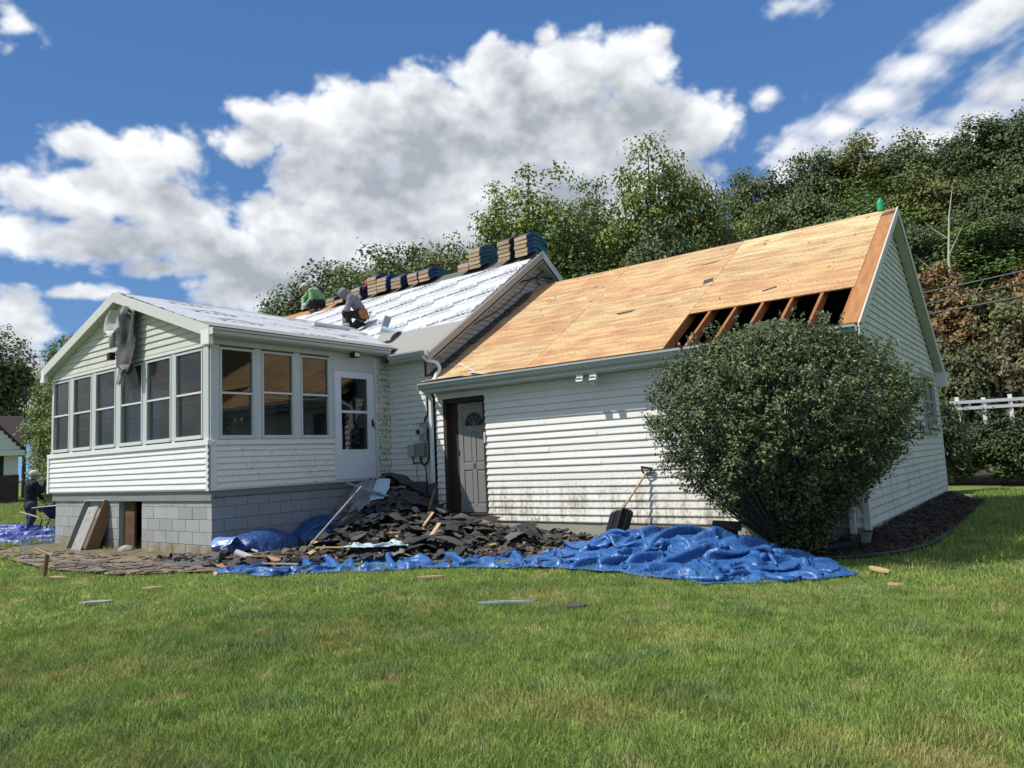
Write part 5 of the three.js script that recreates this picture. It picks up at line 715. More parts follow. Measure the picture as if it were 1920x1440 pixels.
// ------------------------------------------------------------------ plants
function leafCloud(r, n, place, L, W, tone, out) { // n rhombic leaves; place(r) -> [x,y,z, nx,ny,nz, k]
  for (let i = 0; i < n; i++) {
    const [x, y, z, nx, ny, nz, k] = place(r); let ax = nx + (r() - 0.5) * 1.5, ay = ny + (r() - 0.5) * 1.2, az = nz + (r() - 0.5) * 1.5; const l = Math.hypot(ax, ay, az) || 1; ax /= l; ay /= l; az /= l;
    let bx = r() - 0.5, by = r() - 0.75, bz = r() - 0.5; const d = bx * ax + by * ay + bz * az; bx -= d * ax; by -= d * ay; bz -= d * az; const m = Math.hypot(bx, by, bz) || 1; bx /= m; by /= m; bz /= m;
    const cx = ay * bz - az * by, cy = az * bx - ax * bz, cz = ax * by - ay * bx, s = 0.7 + 0.6 * r(), a = L * s * 0.5, b = W * s * 0.5, f = b * 0.5;
    const p = [[-bx * a, -by * a, -bz * a], [cx * b + ax * f, cy * b + ay * f, cz * b + az * f], [bx * a, by * a, bz * a], [-cx * b + ax * f, -cy * b + ay * f, -cz * b + az * f]];
    const c = tone(r, k);
    for (const q of [0, 1, 2, 0, 2, 3]) { out.p.push(x + p[q][0], y + p[q][1], z + p[q][2]); out.c.push(c[0], c[1], c[2]); }
  }
}
const leafGeo = o => { const g = new THREE.BufferGeometry(); g.setAttribute('position', new THREE.Float32BufferAttribute(o.p, 3)); g.setAttribute('color', new THREE.Float32BufferAttribute(o.c, 3)); g.computeVertexNormals(); return g; };
const leafMat = (c, rough = 0.6, tr = 0.3) => new THREE.MeshPhysicalMaterial({ color: lin(...c), vertexColors: true, roughness: rough, transmission: tr, thickness: 0, side: THREE.DoubleSide });
const mBark = std({ map: tex(128, 256, (u, v) => { const n = PN.noise(u * 14, v * 5, 1) + 0.6 * PN.noise(u * 30, v * 20, 4); return [0.09, 0.075, 0.06].map(c => c * (1 + 0.6 * n)); }, { rx: 2, ry: 1 }), roughness: 1 });
function treeProto({ H, R, base, clumps, per, L, W, seed, hue, flat = 0.7, loose = 0, low = 0.3 }) {
  const r = rng(seed), o = { p: [], c: [] }, limbs = [], top = H * 0.93, tr = H * 0.014 + 0.03, tp = []; for (let i = 0; i <= 7; i++) { const t = i / 7; tp.push([0.35 * N3(t * 2, seed, 1) * H * 0.12, t * top * 0.9, 0.35 * N3(t * 2, seed, 7) * H * 0.12]); }
  limbs.push(taper(tp, tp.map((_, i) => tr * (1 - 0.8 * i / 7)), 7));
  const cy = (base + H) / 2, ry = (H - base) / 2, cs = [];
  for (let i = 0; i < clumps; i++) {
    let dx, dy, dz, l; do { dx = r() * 2 - 1; dy = r() * 2 - 1; dz = r() * 2 - 1; l = Math.hypot(dx, dy, dz); } while (l > 1 || l < 0.05);
    dx /= l; dy /= l; dz /= l; const lump = 0.72 + 0.55 * N3(dx * 1.6 + seed, dy * 1.6, dz * 1.6) + (loose ? 0.5 * N3(dx * 3 + seed, dy * 3 + 4, dz * 3) : 0.15 * N3(dx * 4, dy * 4 + seed, dz * 4)), k = Math.pow(r(), loose ? 0.42 : 0.34), wide = dy < 0 ? 1 + low * dy : 1;
    cs.push([dx * R * lump * k * wide, cy + dy * ry * Math.min(lump, 1.06) * k, dz * R * lump * k * wide, dx, dy, dz, 0.75 + 0.5 * r()]);
  }
  cs.forEach((c, i) => { if (i % (loose ? 3 : 6)) return; const t = clamp((c[1] - H * 0.12) / top) * (0.5 + 0.35 * r()), q = polyY(tp, t * top * 0.9); limbs.push(taper([q, [lerp(q[0], c[0], 0.5) + 0.2 * (r() - 0.5), lerp(q[1], c[1], 0.42), lerp(q[2], c[2], 0.5)], [c[0], c[1], c[2]]], [tr * (loose ? 0.6 : 0.42), tr * (loose ? 0.4 : 0.26), tr * 0.1], 5)); });
  const cr = R * (loose ? 0.24 : 0.25);
  for (const c of cs) { const k = c[6]; leafCloud(r, per, q => { const a = q() * 6.283, e = Math.acos(q() * 2 - 1), d = cr * Math.pow(q(), 0.45) * (0.7 + 0.6 * q()), sx = Math.sin(e) * Math.cos(a), sy = Math.cos(e), sz = Math.sin(e) * Math.sin(a); return [c[0] + sx * d, c[1] + sy * d * flat, c[2] + sz * d, sx * 0.7 + c[3] * 0.5, Math.abs(sy) * 0.7 + 0.55, sz * 0.7 + c[5] * 0.5, k]; }, L, W, hue, o); }
  return { crown: leafGeo(o), trunk: merge(limbs), H, R };
}
const polyY = (P, y) => { for (let i = 1; i < P.length; i++) if (P[i][1] >= y) return mid(P[i - 1], P[i], (y - P[i - 1][1]) / (P[i][1] - P[i - 1][1])); return P[P.length - 1]; };
const hueOf = (a, b) => (r, k) => { const t = r(), q = (0.75 + 0.5 * r()) * k; return [lerp(a[0], b[0], t) * q, lerp(a[1], b[1], t) * q, lerp(a[2], b[2], t) * q]; };
{
  const G0 = hueOf([0.1, 0.14, 0.03], [0.19, 0.22, 0.055]), G1 = hueOf([0.1, 0.165, 0.025], [0.22, 0.28, 0.05]), G2 = hueOf([0.2, 0.25, 0.025], [0.31, 0.33, 0.05]), G3 = hueOf([0.16, 0.13, 0.055], [0.3, 0.2, 0.11]), G3b = hueOf([0.13, 0.17, 0.045], [0.26, 0.21, 0.09]), G4 = hueOf([0.19, 0.22, 0.05], [0.34, 0.33, 0.1]);
  const P = [
    [0, { H: 12, R: 3.4, base: 2.5, clumps: 250, per: 72, L: 0.22, W: 0.15, seed: 1, hue: G0 }, { H: 12, R: 3.6, base: 2, clumps: 230, per: 74, L: 0.22, W: 0.15, seed: 12, hue: G0 }, { H: 12, R: 3.2, base: 3, clumps: 240, per: 72, L: 0.21, W: 0.14, seed: 23, hue: G0 }],
    [1, { H: 12, R: 2.9, base: 2.2, clumps: 210, per: 92, L: 0.165, W: 0.105, seed: 34, hue: G1, loose: 1 }, { H: 12, R: 2.7, base: 1.5, clumps: 220, per: 90, L: 0.165, W: 0.105, seed: 45, hue: G1, loose: 1 }, { H: 12, R: 3, base: 2.5, clumps: 200, per: 92, L: 0.165, W: 0.105, seed: 56, hue: G1, loose: 1 }],
    [2, { H: 11, R: 3, base: 1.5, clumps: 230, per: 44, L: 0.26, W: 0.17, seed: 67, hue: G2 }],
    [3, { H: 5.5, R: 1.9, base: 0.2, clumps: 190, per: 40, L: 0.2, W: 0.14, seed: 78, hue: G3, low: 0 }, { H: 5.5, R: 1.9, base: 0.2, clumps: 180, per: 40, L: 0.2, W: 0.14, seed: 89, hue: G3b, low: 0 }],
    [4, { H: 7, R: 2.1, base: 0.3, clumps: 330, per: 50, L: 0.2, W: 0.1, seed: 90, hue: G4, low: 0.1 }]
  ].map(a => a.slice(1).map(treeProto));
  const tint = [[1, 1, 1], [0.62, 0.72, 0.7], [1.25, 1.12, 0.75], [0.85, 1.0, 0.85]].map(c => leafMat(c)); const protos = [];
  const T = '-8.5,24.7,-54.3,5.9,0|-4.4,24.9,-54.8,6.6,0|-1.1,26.1,-57.1,6.6,0|2.4,25.3,-57.3,6.4,0|5.2,24.1,-57.1,5.4,0|8.5,24.0,-54.6,5.7,0|10.9,24.1,-53.9,5.5,0|13.4,24.1,-55.8,5.5,0|-5.3,17.4,-40.0,4.2,2|-2.9,17.4,-41.8,5.3,0|0.0,17.6,-41.5,5.1,0|2.8,17.8,-43.5,5.1,1|5.7,17.1,-43.3,5.2,0|8.2,16.4,-42.7,4.9,0|10.3,16.2,-41.9,4.4,0|-1.4,13.3,-33.4,4.1,0|0.7,13.2,-35.0,4.4,0|2.9,13.4,-36.6,4.4,1|5.6,12.1,-33.7,4.0,0|7.6,12.2,-34.0,3.9,1|9.5,12.0,-34.2,3.8,0|11.1,11.9,-35.4,3.8,0|7.4,8.4,-28.0,2.9,3|8.9,7.7,-28.0,3.0,3|10.2,8.1,-29.0,2.8,3|8.1,5.5,-25.1,2.4,3|9.5,5.5,-26.2,2.6,3|10.6,5.6,-27.1,2.4,3|-6.8,14.2,-19.1,3.5,1|-6.1,13.1,-21.0,2.7,1|-9.0,13.8,-20.0,3.0,1|-7.6,15.8,-25.8,3.1,1|-3.2,15.1,-22.9,3.4,1|-1.9,14.3,-24.1,3.6,0|-1.5,12.7,-27.1,3.4,0|-4.6,12.5,-22.3,3.9,1|-2.1,11.0,-21.8,3.9,0|-4.5,10.7,-18.8,3.3,1|-6.4,11.1,-18.5,3.0,1|-10.7,12.4,-21.4,2.9,1|-1.2,10.8,-25.0,3.6,2|-0.1,10.3,-27.2,3.5,0|-39.0,15.6,-29.9,5.3,0|-37.5,16.0,-30.6,5.3,0|-35,16.6,-33,5.5,0|-31.7,17.2,-34.5,5.5,0|-27.5,17.4,-33.5,5.5,0|-41,13.6,-29,5,0|-36.6,17.2,-31.5,6.2,0|-33.6,18.4,-33.6,7.1,0|-29.6,17.9,-34.2,5.6,0|-25.8,18.1,-34.5,5.4,0|-23.9,17.4,-36.0,4.5,0|-28.0,16.0,-30.6,5.6,0|-64.6,14.6,-16.9,5.8,0|-28.6,6.9,-8.6,2.7,4|-34.2,10.4,-11.5,3.2,4|-25.5,4.7,-7.5,1.9,4'.split('|').map(s => s.split(',').map(Number));
  const kind = ['dark broadleaf tree', 'loose light green tree', 'yellow green maple', 'reddish brown bush', 'light olive green leafy tree'], nm = ['broadleaf_tree', 'slender_tree', 'maple_tree', 'russet_bush', 'olive_tree'];
  const where = (x, z, t) => { if (x < -40) return 'at the far left edge'; if (t === 4) return x < -33 ? 'tallest behind the porch eave' : x < -28 ? 'right of the neighbouring house' : 'low at the porch corner'; if (x < -20) return 'in the far wood behind the shingles'; if (z < -50) return 'on the crest of the hill'; if (z < -38) return 'high on the wooded slope'; if (t === 3) return 'on the bank behind the white fence'; if (z < -32) return 'midway up the wooded slope'; return 'close behind the garage roof ridge'; };
  const r = rng(99), seen = new Map(), list = T.map(([x, top, z, w, t], i) => ({ x, top, z, w, t, i, wh: where(x, z, t) })); for (const e of list) { const k = e.t + e.wh; (seen.get(k) || seen.set(k, []).get(k)).push(e); }
  const nth = ['first', 'second', 'third', 'fourth', 'fifth', 'sixth', 'seventh', 'eighth', 'ninth', 'tenth']; const az = e => Math.atan2(e.x - 10.77, 6.284 - e.z);
  for (const g of seen.values()) { g.sort((a, b) => az(a) - az(b)); g.forEach((e, k) => { e.lab = g.length > 1 ? `${nth[k]} ${kind[e.t]} from the left ${e.wh}` : `${kind[e.t]} ${e.wh}`; }); }
  for (const e of list) {
    let y = hillH(e.x, e.z) - 0.3, h = e.top - y; if (h < 5) { y = e.top - 6; h = 6; }
    const set = P[e.t], p = set[e.i % set.length], wd = e.x < -20 && e.t === 0 ? 1.7 : e.t === 1 ? 1.75 : 1.25, sc = [e.w / (2 * p.R) * wd, h / p.H * (e.t === 0 ? 1.12 : 1.05), e.w / (2 * p.R) * wd], turn = r() * 6.28;
    let src = protos[e.t * 8 + e.i % set.length], o;
    if (!src) { o = protos[e.t * 8 + e.i % set.length] = thing(nm[e.t], e.lab, e.t === 3 ? 'bush' : 'tree', [e.x, y, e.z], turn); part('trunk', p.trunk, mBark, o); part('crown', p.crown, tint[e.i % 4], o); o.scale.set(...sc); }
    else { o = copyOf(src, nm[e.t], [e.x, y, e.z], turn, e.lab, undefined, sc); o.children.find(c => c.name === 'crown').material = tint[Math.floor(r() * 4)]; }
    o.userData.group = e.wh.includes('far wood') ? 'trees of the far wood' : e.wh.includes('slope') || e.wh.includes('crest') ? 'trees on the hillside' : e.t === 3 ? 'bushes on the bank' : e.wh.includes('close behind') ? 'trees behind the garage' : 'trees beside the porch';
  }
  // undergrowth of the hillside
  const o = { p: [], c: [] }; leafCloud(rng(7), 170, q => { const a = q() * 6.283, e = Math.acos(q()), d = 0.8 + 0.4 * q(); return [Math.sin(e) * Math.cos(a) * d, Math.cos(e) * d, Math.sin(e) * Math.sin(a) * d, Math.cos(a), 0.8, Math.sin(a), 1]; }, 0.2, 0.13, hueOf([0.08, 0.11, 0.03], [0.15, 0.14, 0.05]), o);
  const ug = leafGeo(o), im = new THREE.InstancedMesh(ug, tint[0], 2600), m = new THREE.Matrix4(), q = new THREE.Quaternion(); let n = 0;
  for (let i = 0; i < 9000 && n < 2600; i++) { const x = -46 + r() * 74, z = -22 - r() * 46; if (hillH(x, z) < 0.25 && z > -30 || x > 2 && z > -26.5) continue; const s = 0.8 + 1.3 * r(); q.setFromAxisAngle(V(0, 1, 0), r() * 6.28); m.compose(V(x, hillH(x, z) - 0.3, z), q, V(s, s * (0.8 + 0.5 * r()), s)); im.setMatrixAt(n, m); im.setColorAt(n, new THREE.Color().setRGB(0.8 + 0.5 * r(), 0.85 + 0.3 * r(), 0.8)); n++; }
  im.count = n; im.name = 'undergrowth'; tag(im, 'dark undergrowth covering the slope between the trees', 'undergrowth'); im.userData.kind = 'stuff'; sh(im); scene.add(im);
  // bare white tree on the slope
  const dt = thing('bare_tree', 'bare white dead tree standing before the slope right of the gable', 'tree', [7.4, 2.2, -30.6]); const mB = std({ color: lin(0.5, 0.47, 0.4), roughness: 0.9 });
  part('trunk', taper([[0, 0, 0], [0.05, 2, 0], [0.1, 4.5, 0], [0.05, 7, 0], [0.25, 9, 0], [0.5, 10.3, 0]], [0.12, 0.11, 0.09, 0.06, 0.035, 0.01], 7), mB, dt); for (const [y, x, h] of [[4.2, 1.3, 1.7], [6, -1.1, 1.3], [7.2, 0.8, 1.3], [3, -0.8, 0.9], [8, -0.7, 0.9]]) part('branch', taper([[0.08, y, 0], [x * 0.6, y + h * 0.55, 0.2], [x, y + h, 0.2]], [0.035, 0.022, 0.008], 5), mB, dt);
  const dt2 = thing('bare_tree', 'thin leafless grey tree among the crowns above the garage peak', 'tree', [2.7, 7, -33.5]); part('trunk', taper([[0, 0, 0], [0.1, 3, 0], [-0.1, 6, 0]], [0.08, 0.06, 0.02], 6), mB, dt2); for (const [y, x, h] of [[2, 1.2, 1.8], [3, -1.4, 2], [3.5, 0.9, 2.2], [4, -0.5, 2.2], [1.5, -2, 1.6]]) part('branch', taper([[0.05, y, 0], [x * 0.6, y + h * 0.6, 0.4], [x, y + h, 0.5]], [0.04, 0.025, 0.008], 5), mB, dt2);
  // hedge shrubs at the right
  const hp = treeProto({ H: 2.4, R: 1.15, base: 0.02, clumps: 260, per: 44, L: 0.1, W: 0.06, seed: 5, hue: hueOf([0.04, 0.065, 0.018], [0.1, 0.12, 0.03]), low: 0 }); let h0;
  [[8.05, -15.4, 0.85, 1.28, 'tall dark shrub against the back corner of the gable wall'], [8.0, -19.4, 1, 0.95, 'dark hedge shrub under the left end of the white fence'], [9.3, -18.9, 1.1, 0.95, 'middle dark hedge shrub before the white fence'], [10.6, -18.2, 1.15, 0.98, 'rightmost dark hedge shrub at the photo edge'], [12.2, -17.6, 1.2, 1.0, 'dark hedge shrub past the right end of the fence']].forEach(([x, z, s, hh, l], i) => { if (!i) { h0 = thing('hedge_shrub', l, 'shrub', [x, 0, z], 0, 'dark hedge shrubs'); part('stems', hp.trunk, mBark, h0); part('foliage', hp.crown, tint[3], h0); h0.scale.set(s, hh, s); } else copyOf(h0, 'hedge_shrub', [x, 0, z], i * 1.3, l, null, [s, hh, s]); });
}
{ // the big rounded shrub before the garage
  const b = thing('rounded_shrub', 'large dense rounded dark green shrub at the garage front corner', 'shrub', [7.95, 0.05, -2.9]); const r = rng(17), o = { p: [], c: [] }, stems = [], hue = hueOf([0.055, 0.09, 0.026], [0.15, 0.18, 0.06]);
  const prof = [[0, 0.2], [0.3, 0.42], [0.7, 0.92], [1.1, 1.36], [1.6, 1.6], [2.0, 1.52], [2.35, 1.2], [2.6, 0.82], [2.76, 0.35], [2.82, 0]], rad = y => { for (let i = 1; i < prof.length; i++) if (y <= prof[i][0]) return lerp(prof[i - 1][1], prof[i][1], (y - prof[i - 1][0]) / (prof[i][0] - prof[i - 1][0])); return 0; };
  let n = 0; while (n < 2100) {
    const y = 0.2 + 2.6 * Math.pow(r(), 0.75), a = r() * 6.283, lump = 1 + 0.22 * N3(Math.cos(a) * 2.2, y * 1.9, Math.sin(a) * 2.2) + 0.1 * N3(Math.cos(a) * 5, y * 4.4, Math.sin(a) * 5 + 3), k = Math.pow(r(), 0.28), R = rad(y) * lump * k; const x = Math.cos(a) * R, z = Math.sin(a) * R;
    if (z < -0.9 && x < 0.76) continue; if (y < 0.55 && k > 0.8 && r() < 0.7) continue; if (y < 0.9 && r() < 0.62 * (1 - y / 0.9) + (k < 0.75 ? 0.5 : 0)) continue; n++;
    const kk = 0.7 + 0.6 * r(); leafCloud(r, 30, q => { const e = q() * 6.283, f = q() * 2 - 1, d = 0.13 * Math.pow(q(), 0.5), s = Math.sqrt(1 - f * f); return [x + Math.cos(e) * s * d, Math.min(y + f * d * 0.75, 2.98), z + Math.sin(e) * s * d, Math.cos(a) * 0.5 + Math.cos(e) * s * 0.4, 0.75 + f * 0.3, Math.sin(a) * 0.5 + Math.sin(e) * s * 0.4, kk]; }, 0.05, 0.027, hue, o);
    if (n % 6 === 0) { const b0 = [0.2 * (r() - 0.5), 0.02, 0.2 * (r() - 0.5)]; stems.push(taper([b0, [x * 0.42, y * 0.4, z * 0.42], [x * 0.8, y * 0.78, z * 0.8], [x, y, z]], [0.018, 0.012, 0.006, 0.003], 5)); }
  }
  for (let i = 0; i < 330; i++) { const a = r() * 6.283, y = 0.12 + 0.75 * r(), R = (0.2 + 0.75 * y) * Math.sqrt(r()), x = Math.cos(a) * R + 0.12, z = Math.sin(a) * R; if (z < -0.9) continue; leafCloud(r, 26, q => [x + 0.22 * (q() - 0.5), y + 0.2 * (q() - 0.5), z + 0.22 * (q() - 0.5), Math.cos(a) * 0.4, 0.7, Math.sin(a) * 0.4, 0.9], 0.05, 0.027, hue, o); }
  for (let i = 0; i < 150; i++) { const a = r() * 6.283, y = 1.2 + 1.5 * Math.sqrt(r()), R = rad(y) * 0.95; const x = Math.cos(a) * R, z = Math.sin(a) * R; if (z < -0.9) continue; leafCloud(r, 16, q => { const t = q(); return [x * (1 + 0.12 * t) + 0.04 * (q() - 0.5), y + 0.25 * t, z * (1 + 0.12 * t) + 0.04 * (q() - 0.5), 0.3, 0.5, 0.3, 1.15]; }, 0.055, 0.026, hue, o); }
  part('stems', merge(stems), std({ color: lin(0.06, 0.045, 0.035), roughness: 0.9 }), b); part('foliage', leafGeo(o), leafMat([1, 1, 1], 0.5, 0.2), b);
}
{ // strappy grass plant behind the man
  const t = thing('ornamental_grass', 'clump of arching light green ornamental grass at the porch corner', 'ornamental grass', [-9.6, 0, -2.6]); const r = rng(2), g = []; for (let i = 0; i < 260; i++) { const a = r() * 6.283, l = 0.4 + 0.6 * r(), h = 0.7 + 0.9 * r(), c = Math.cos(a), s = Math.sin(a); g.push(gridMesh(1, 4, (u, v) => [c * l * v * v + (u - 0.5) * 0.02 * (1 - v) * s + 0.12 * c, h * Math.sin(v * 2) * 0.95, s * l * v * v - (u - 0.5) * 0.02 * (1 - v) * c + 0.12 * s])); } part('blades', merge(g), std({ color: lin(0.2, 0.28, 0.07), roughness: 0.6 }), t).userData.kind = 'stuff';
}
// ------------------------------------------------------------------ neighbouring house, pole, fence, wires
{
  const t = thing('neighbour_house', 'neighbouring house with dark roof and white gable beyond the left lawn', 'house', [-42.1, 0, -11.6], Math.atan2(53, 17.8));
  const brick = std({ map: tex(256, 256, (u, v) => { const row = Math.floor(v * 24), x = u * 12 + (row % 2) * 0.5, m = (v * 24 % 1 < 0.14 || x % 1 < 0.07) ? 0.09 : 0.05 + 0.02 * N3(Math.floor(x) * 3.1, row * 1.7, 1); return [m * 1.2, m * 0.85, m * 0.7]; }, { rx: 0.4, ry: 0.4 }), roughness: 0.95 });
  part('wall', box(-14, -0.2, 0, 3.3, -7, -0.6), mTrim, t); part('brick_base', box(-6, -0.05, 0, 1.75, -0.6, 0.5), brick, t); part('roof', (() => { const g = extrude([[0.4, 3.1], [-3.6, 5.75], [-7.6, 3.1]], 14.4); g.rotateY(-Math.PI / 2); g.translate(0.1, 0, 0); return g; })(), std({ color: lin(0.035, 0.026, 0.024), roughness: 0.9 }), t);
  const gb = part('gable_wall', extrude([[-4.5, 3.3], [0.05, 3.3], [-2.2, 5.7]], 0.25), mTrim, t); gb.position.z = 0.55; for (let i = 0; i < 9; i++) { const y = 3.32 + i * 0.24, k = (5.7 - y) / 2.4; part('siding_board', box(-2.2 - 2.2 * k, -2.2 + 2.2 * k, y, y + 0.22, 0.25, 0.275), mTrim, gb); }
  part('gable_roof', merge([bar([-2.2, 5.78, -1], [-2.2, 5.78, 1], 0.1, 0.1), (() => { const g = extrude([[-4.75, 3.15], [-2.2, 5.9], [0.3, 3.15], [0.3, 3.3], [-2.2, 6.05], [-4.75, 3.3]], 2); g.translate(0, 0, -1.05); return g; })()]), std({ color: lin(0.035, 0.026, 0.024), roughness: 0.9 }), t); part('eave_trim', box(-4.6, 0.25, 2.95, 3.28, 0.5, 0.95), mTrim, t);
  part('post', box(-0.85, -0.1, 1.75, 2.95, 0.0, 0.4), mTrim, t); part('porch_opening', box(-5.5, -0.85, 1.75, 2.95, -0.55, 0.2), mDark, t);
  const up = thing('utility_pole', 'dark utility pole with a crossarm behind the olive trees', 'utility pole', [-57, -0.1, -16.9], 1.2); part('pole', new THREE.CylinderGeometry(0.12, 0.16, 9.2, 8).translate(0, 4.6, 0), mDark, up); part('crossarm', box(-1.1, 1.1, 8.3, 8.5, -0.08, 0.08), mDark, up);
  const f = thing('white_fence', 'white post and rail fence on the bank above the dark hedge', 'fence'); const a = [7.4, -20.9], b2 = [13, -23.2], P = k => [lerp(a[0], b2[0], k), lerp(a[1], b2[1], k)], mf = std({ color: lin(0.75, 0.76, 0.76), roughness: 0.5 });
  for (let i = 0; i <= 8; i++) { const [x, z] = P(i / 8), y = 1.82; part('post', box(x - 0.06, x + 0.06, -0.1, y + 0.8 + 0.06 * (i % 2), z - 0.07, z + 0.07, 0.01), mf, f); } for (const y of [2.3, 2.5]) { const p = P(0), q = P(1); part('rail', bar([p[0], y, p[1] + 0.09], [q[0], y + 0.03, q[1] + 0.09], 0.03, 0.1), mf, f); }
  [[6.30, 6.78, 'uppermost of the three wires right of the garage gable'], [5.91, 6.39, 'middle of the three wires right of the garage gable'], [5.56, 5.95, 'lowest of the three wires right of the garage gable']].forEach(([y0, y1, l], i) => one('overhead_wire', tube([[4.5, y0 - 0.62, -18.2], [6.2, y0 - 0.36, -19.7], [7.57, y0 - 0.09, -20.9], [10.2, y1 - 0.01, -22.85], [16, y1 + 1.25, -27]], i === 1 ? 0.017 : 0.024, 40, 6), std({ color: lin(0.2, 0.2, 0.2), roughness: 0.5 }), l, 'wire', 'overhead wires'));
}
// ------------------------------------------------------------------ roofing waste on the ground
{
  const r = rng(123), g = [], mS = std({ vertexColors: true, map: tex(128, 128, (u, v) => 0.8 + 0.5 * tfbm(u, v, 20, 3), { rx: 3, ry: 3 }), roughness: 0.95 });
  const scrap = (x, z, y, s, t) => { const w = s * (0.5 + r()), d = s * (0.35 + 0.5 * r()), bend = (r() - 0.4) * 1.1 * s; let k = gridMesh(3, 2, (u, v) => [(u - 0.5) * w + 0.16 * w * (r() - 0.5), bend * Math.sin(u * 3.14) * 0.5 + 0.004 + 0.12 * w * (r() - 0.5), (v - 0.5) * d + 0.2 * d * (r() - 0.5)]); const tl = s > 0.2 ? 0.6 : r() < 0.35 ? 1.7 : 0.8; k.rotateX((r() - 0.5) * tl); k.rotateZ((r() - 0.5) * tl); k.rotateY(r() * 6.28); k.translate(x, y, z); k = norm(k); const q = 0.45 + 1.1 * r(); paint(k, t[0] * q, t[1] * q, t[2] * q); g.push(k); };
  const field = [[0.08, -3.85], [1.5, -3.88], [2.4, -3.75], [5.3, -3.75], [6.6, -3.7], [7.6, -3.2], [6.6, -2.9], [5.3, -2.2], [4.7, -1.3], [3.6, -0.7], [2.7, 0.1], [1.6, 0.7], [-0.4, 0.75], [0.1, -0.3]];
  for (let n = 0; n < 2600;) { const x = -0.4 + 8 * r(), z = -3.9 + 4.8 * r(); if (!inPoly(field, x, z)) continue; if (x > 4.6 && r() < 0.45) continue; n++; const t = r(); scrap(x, z, (x > 0.03 ? heap(x, z) : 0.06) + 0.05 * r(), 0.06 + 0.22 * r() * r(), t < 0.62 ? [0.07, 0.064, 0.06] : t < 0.84 ? [0.13, 0.1, 0.075] : t < 0.93 ? [0.2, 0.2, 0.21] : [0.42, 0.28, 0.14]); }
  for (let n = 0; n < 420; n++) { const x = 0.1 + 1.8 * r(), z = -3.8 + 2.3 * r(), t = r(); if (x < 1.1 && z > -3.05) continue; scrap(x, z, heap(x, z) + 0.02 + 0.1 * r(), 0.08 + 0.2 * r(), t < 0.6 ? [0.04, 0.04, 0.042] : t < 0.85 ? [0.12, 0.09, 0.07] : t < 0.93 ? [0.3, 0.3, 0.32] : [0.42, 0.28, 0.14]); }
  for (let n = 0; n < 130; n++) { const x = 0.1 + 4.2 * r(), z = -3.75 + 2.9 * r(); if (x < 1.2 && z > -3.1) continue; scrap(x, z, heap(x, z) + 0.04 + 0.05 * r(), 0.22 + 0.22 * r(), r() < 0.7 ? [0.04, 0.04, 0.042] : [0.1, 0.095, 0.09]); }
  const sd = one('shingle_debris', merge(g), mS, 'torn dark roofing shingle scraps strewn between garage wall and blue tarps', 'roofing debris'); sd.userData.kind = 'stuff';
  struct('dirt_mound', gridMesh(70, 70, (u, v) => { const x = lerp(0.0, 4.4, u), z = lerp(-3.88, -0.6, v); return [x, heap(Math.max(x, 0.03), z) - 0.03, z]; }), std({ map: shingleT, color: lin(0.9, 0.75, 0.62), roughness: 1 }));
  // bits of wood in the waste: one by one
  const sticks = [[[1.55, 0.12, -0.6], [1.75, 1.02, -1.55], 0.03, mWoodGrey, 'long grey lath leaning out of the debris beside the dark tarp'], [[0.62, 1.06, -2.2], [1.28, 0.8, -2.55], 0.11, mWoodGrey, 'grey board lying across the top of the debris heap'], [[1.5, 0.16, 0.35], [2.05, 0.1, -0.2], 0.03, mWood, 'orange splintered lath by the white bottle'], [[2.0, 0.2, -0.45], [2.75, 0.2, -0.75], 0.035, mWood, 'pale lath lying left of the white sheet scrap'], [[2.55, 0.35, -2.1], [2.3, 0.52, -2.6], 0.04, mWood, 'pale wood offcut below the black felt sheet'], [[1.9, 0.42, -2.2], [1.55, 0.66, -2.5], 0.03, mWoodBrown, 'brown lath end in the middle of the heap'], [[2.9, 0.3, -2.9], [3.25, 0.36, -3.2], 0.05, mWood, 'short pale block before the garage door'], [[3.1, 0.26, -1.7], [3.05, 0.42, -1.95], 0.06, mWood, 'broken pale splinter by the curled shingles'], [[1.4, 0.16, -0.2], [1.2, 0.14, 0.5], 0.025, mWood, 'thin pale strip beside the grey felt piece'], [[2.1, 0.12, 0.55], [2.6, 0.1, 0.3], 0.035, mWood, 'pale splinter on the flat tarp strip'], [[1.5, 0.86, -3.5], [1.9, 0.5, -2.9], 0.04, mWoodBrown, 'dark brown lath under the hanging felt']];
  for (const [a, b, w, m, l] of sticks) one('wood_offcut', bar(a, b, w, 0.016), m, l, 'wood offcut', 'wood offcuts in the debris');
  const curl = (x, z, w, l, b, rot, lab) => one('curled_shingle', gridMesh(12, 6, (u, v) => [(u - 0.5) * w, 0.17 + b * Math.sin(u * 3.1) + 0.02 * v, (v - 0.5) * l]), mOldShingle, lab, 'shingle', 'large curled shingle pieces', [x, 0, z], rot);
  curl(3.55, -1.35, 0.75, 0.4, 0.12, 0.4, 'large curled grey shingle strip before the garage door'); curl(2.95, -1.9, 0.6, 0.35, 0.1, -0.5, 'stiff grey shingle strip standing in the debris middle'); curl(2.55, -1.2, 0.45, 0.3, 0.1, 0.9, 'square grey shingle piece right of the white sheet scrap');
  const roll = (x, y, z, ry, lab) => { const k = new THREE.CylinderGeometry(0.07, 0.12, 0.36, 14, 4, true, 0, 4.6); k.rotateZ(1.35); const o = one('curled_shingle', k, mOldShingle, lab, 'shingle', 'large curled shingle pieces', [x, y, z], ry); }; roll(7.05, 0.3, -3.25, 0.5, 'rolled up dark shingle piece behind the big tarp'); roll(7.6, 0.36, -3.3, 2.1, 'rolled dark shingle piece beside the shrub foot'); roll(6.2, 0.2, -3.3, 1.2, 'dark curled shingle behind the shovel shadow');
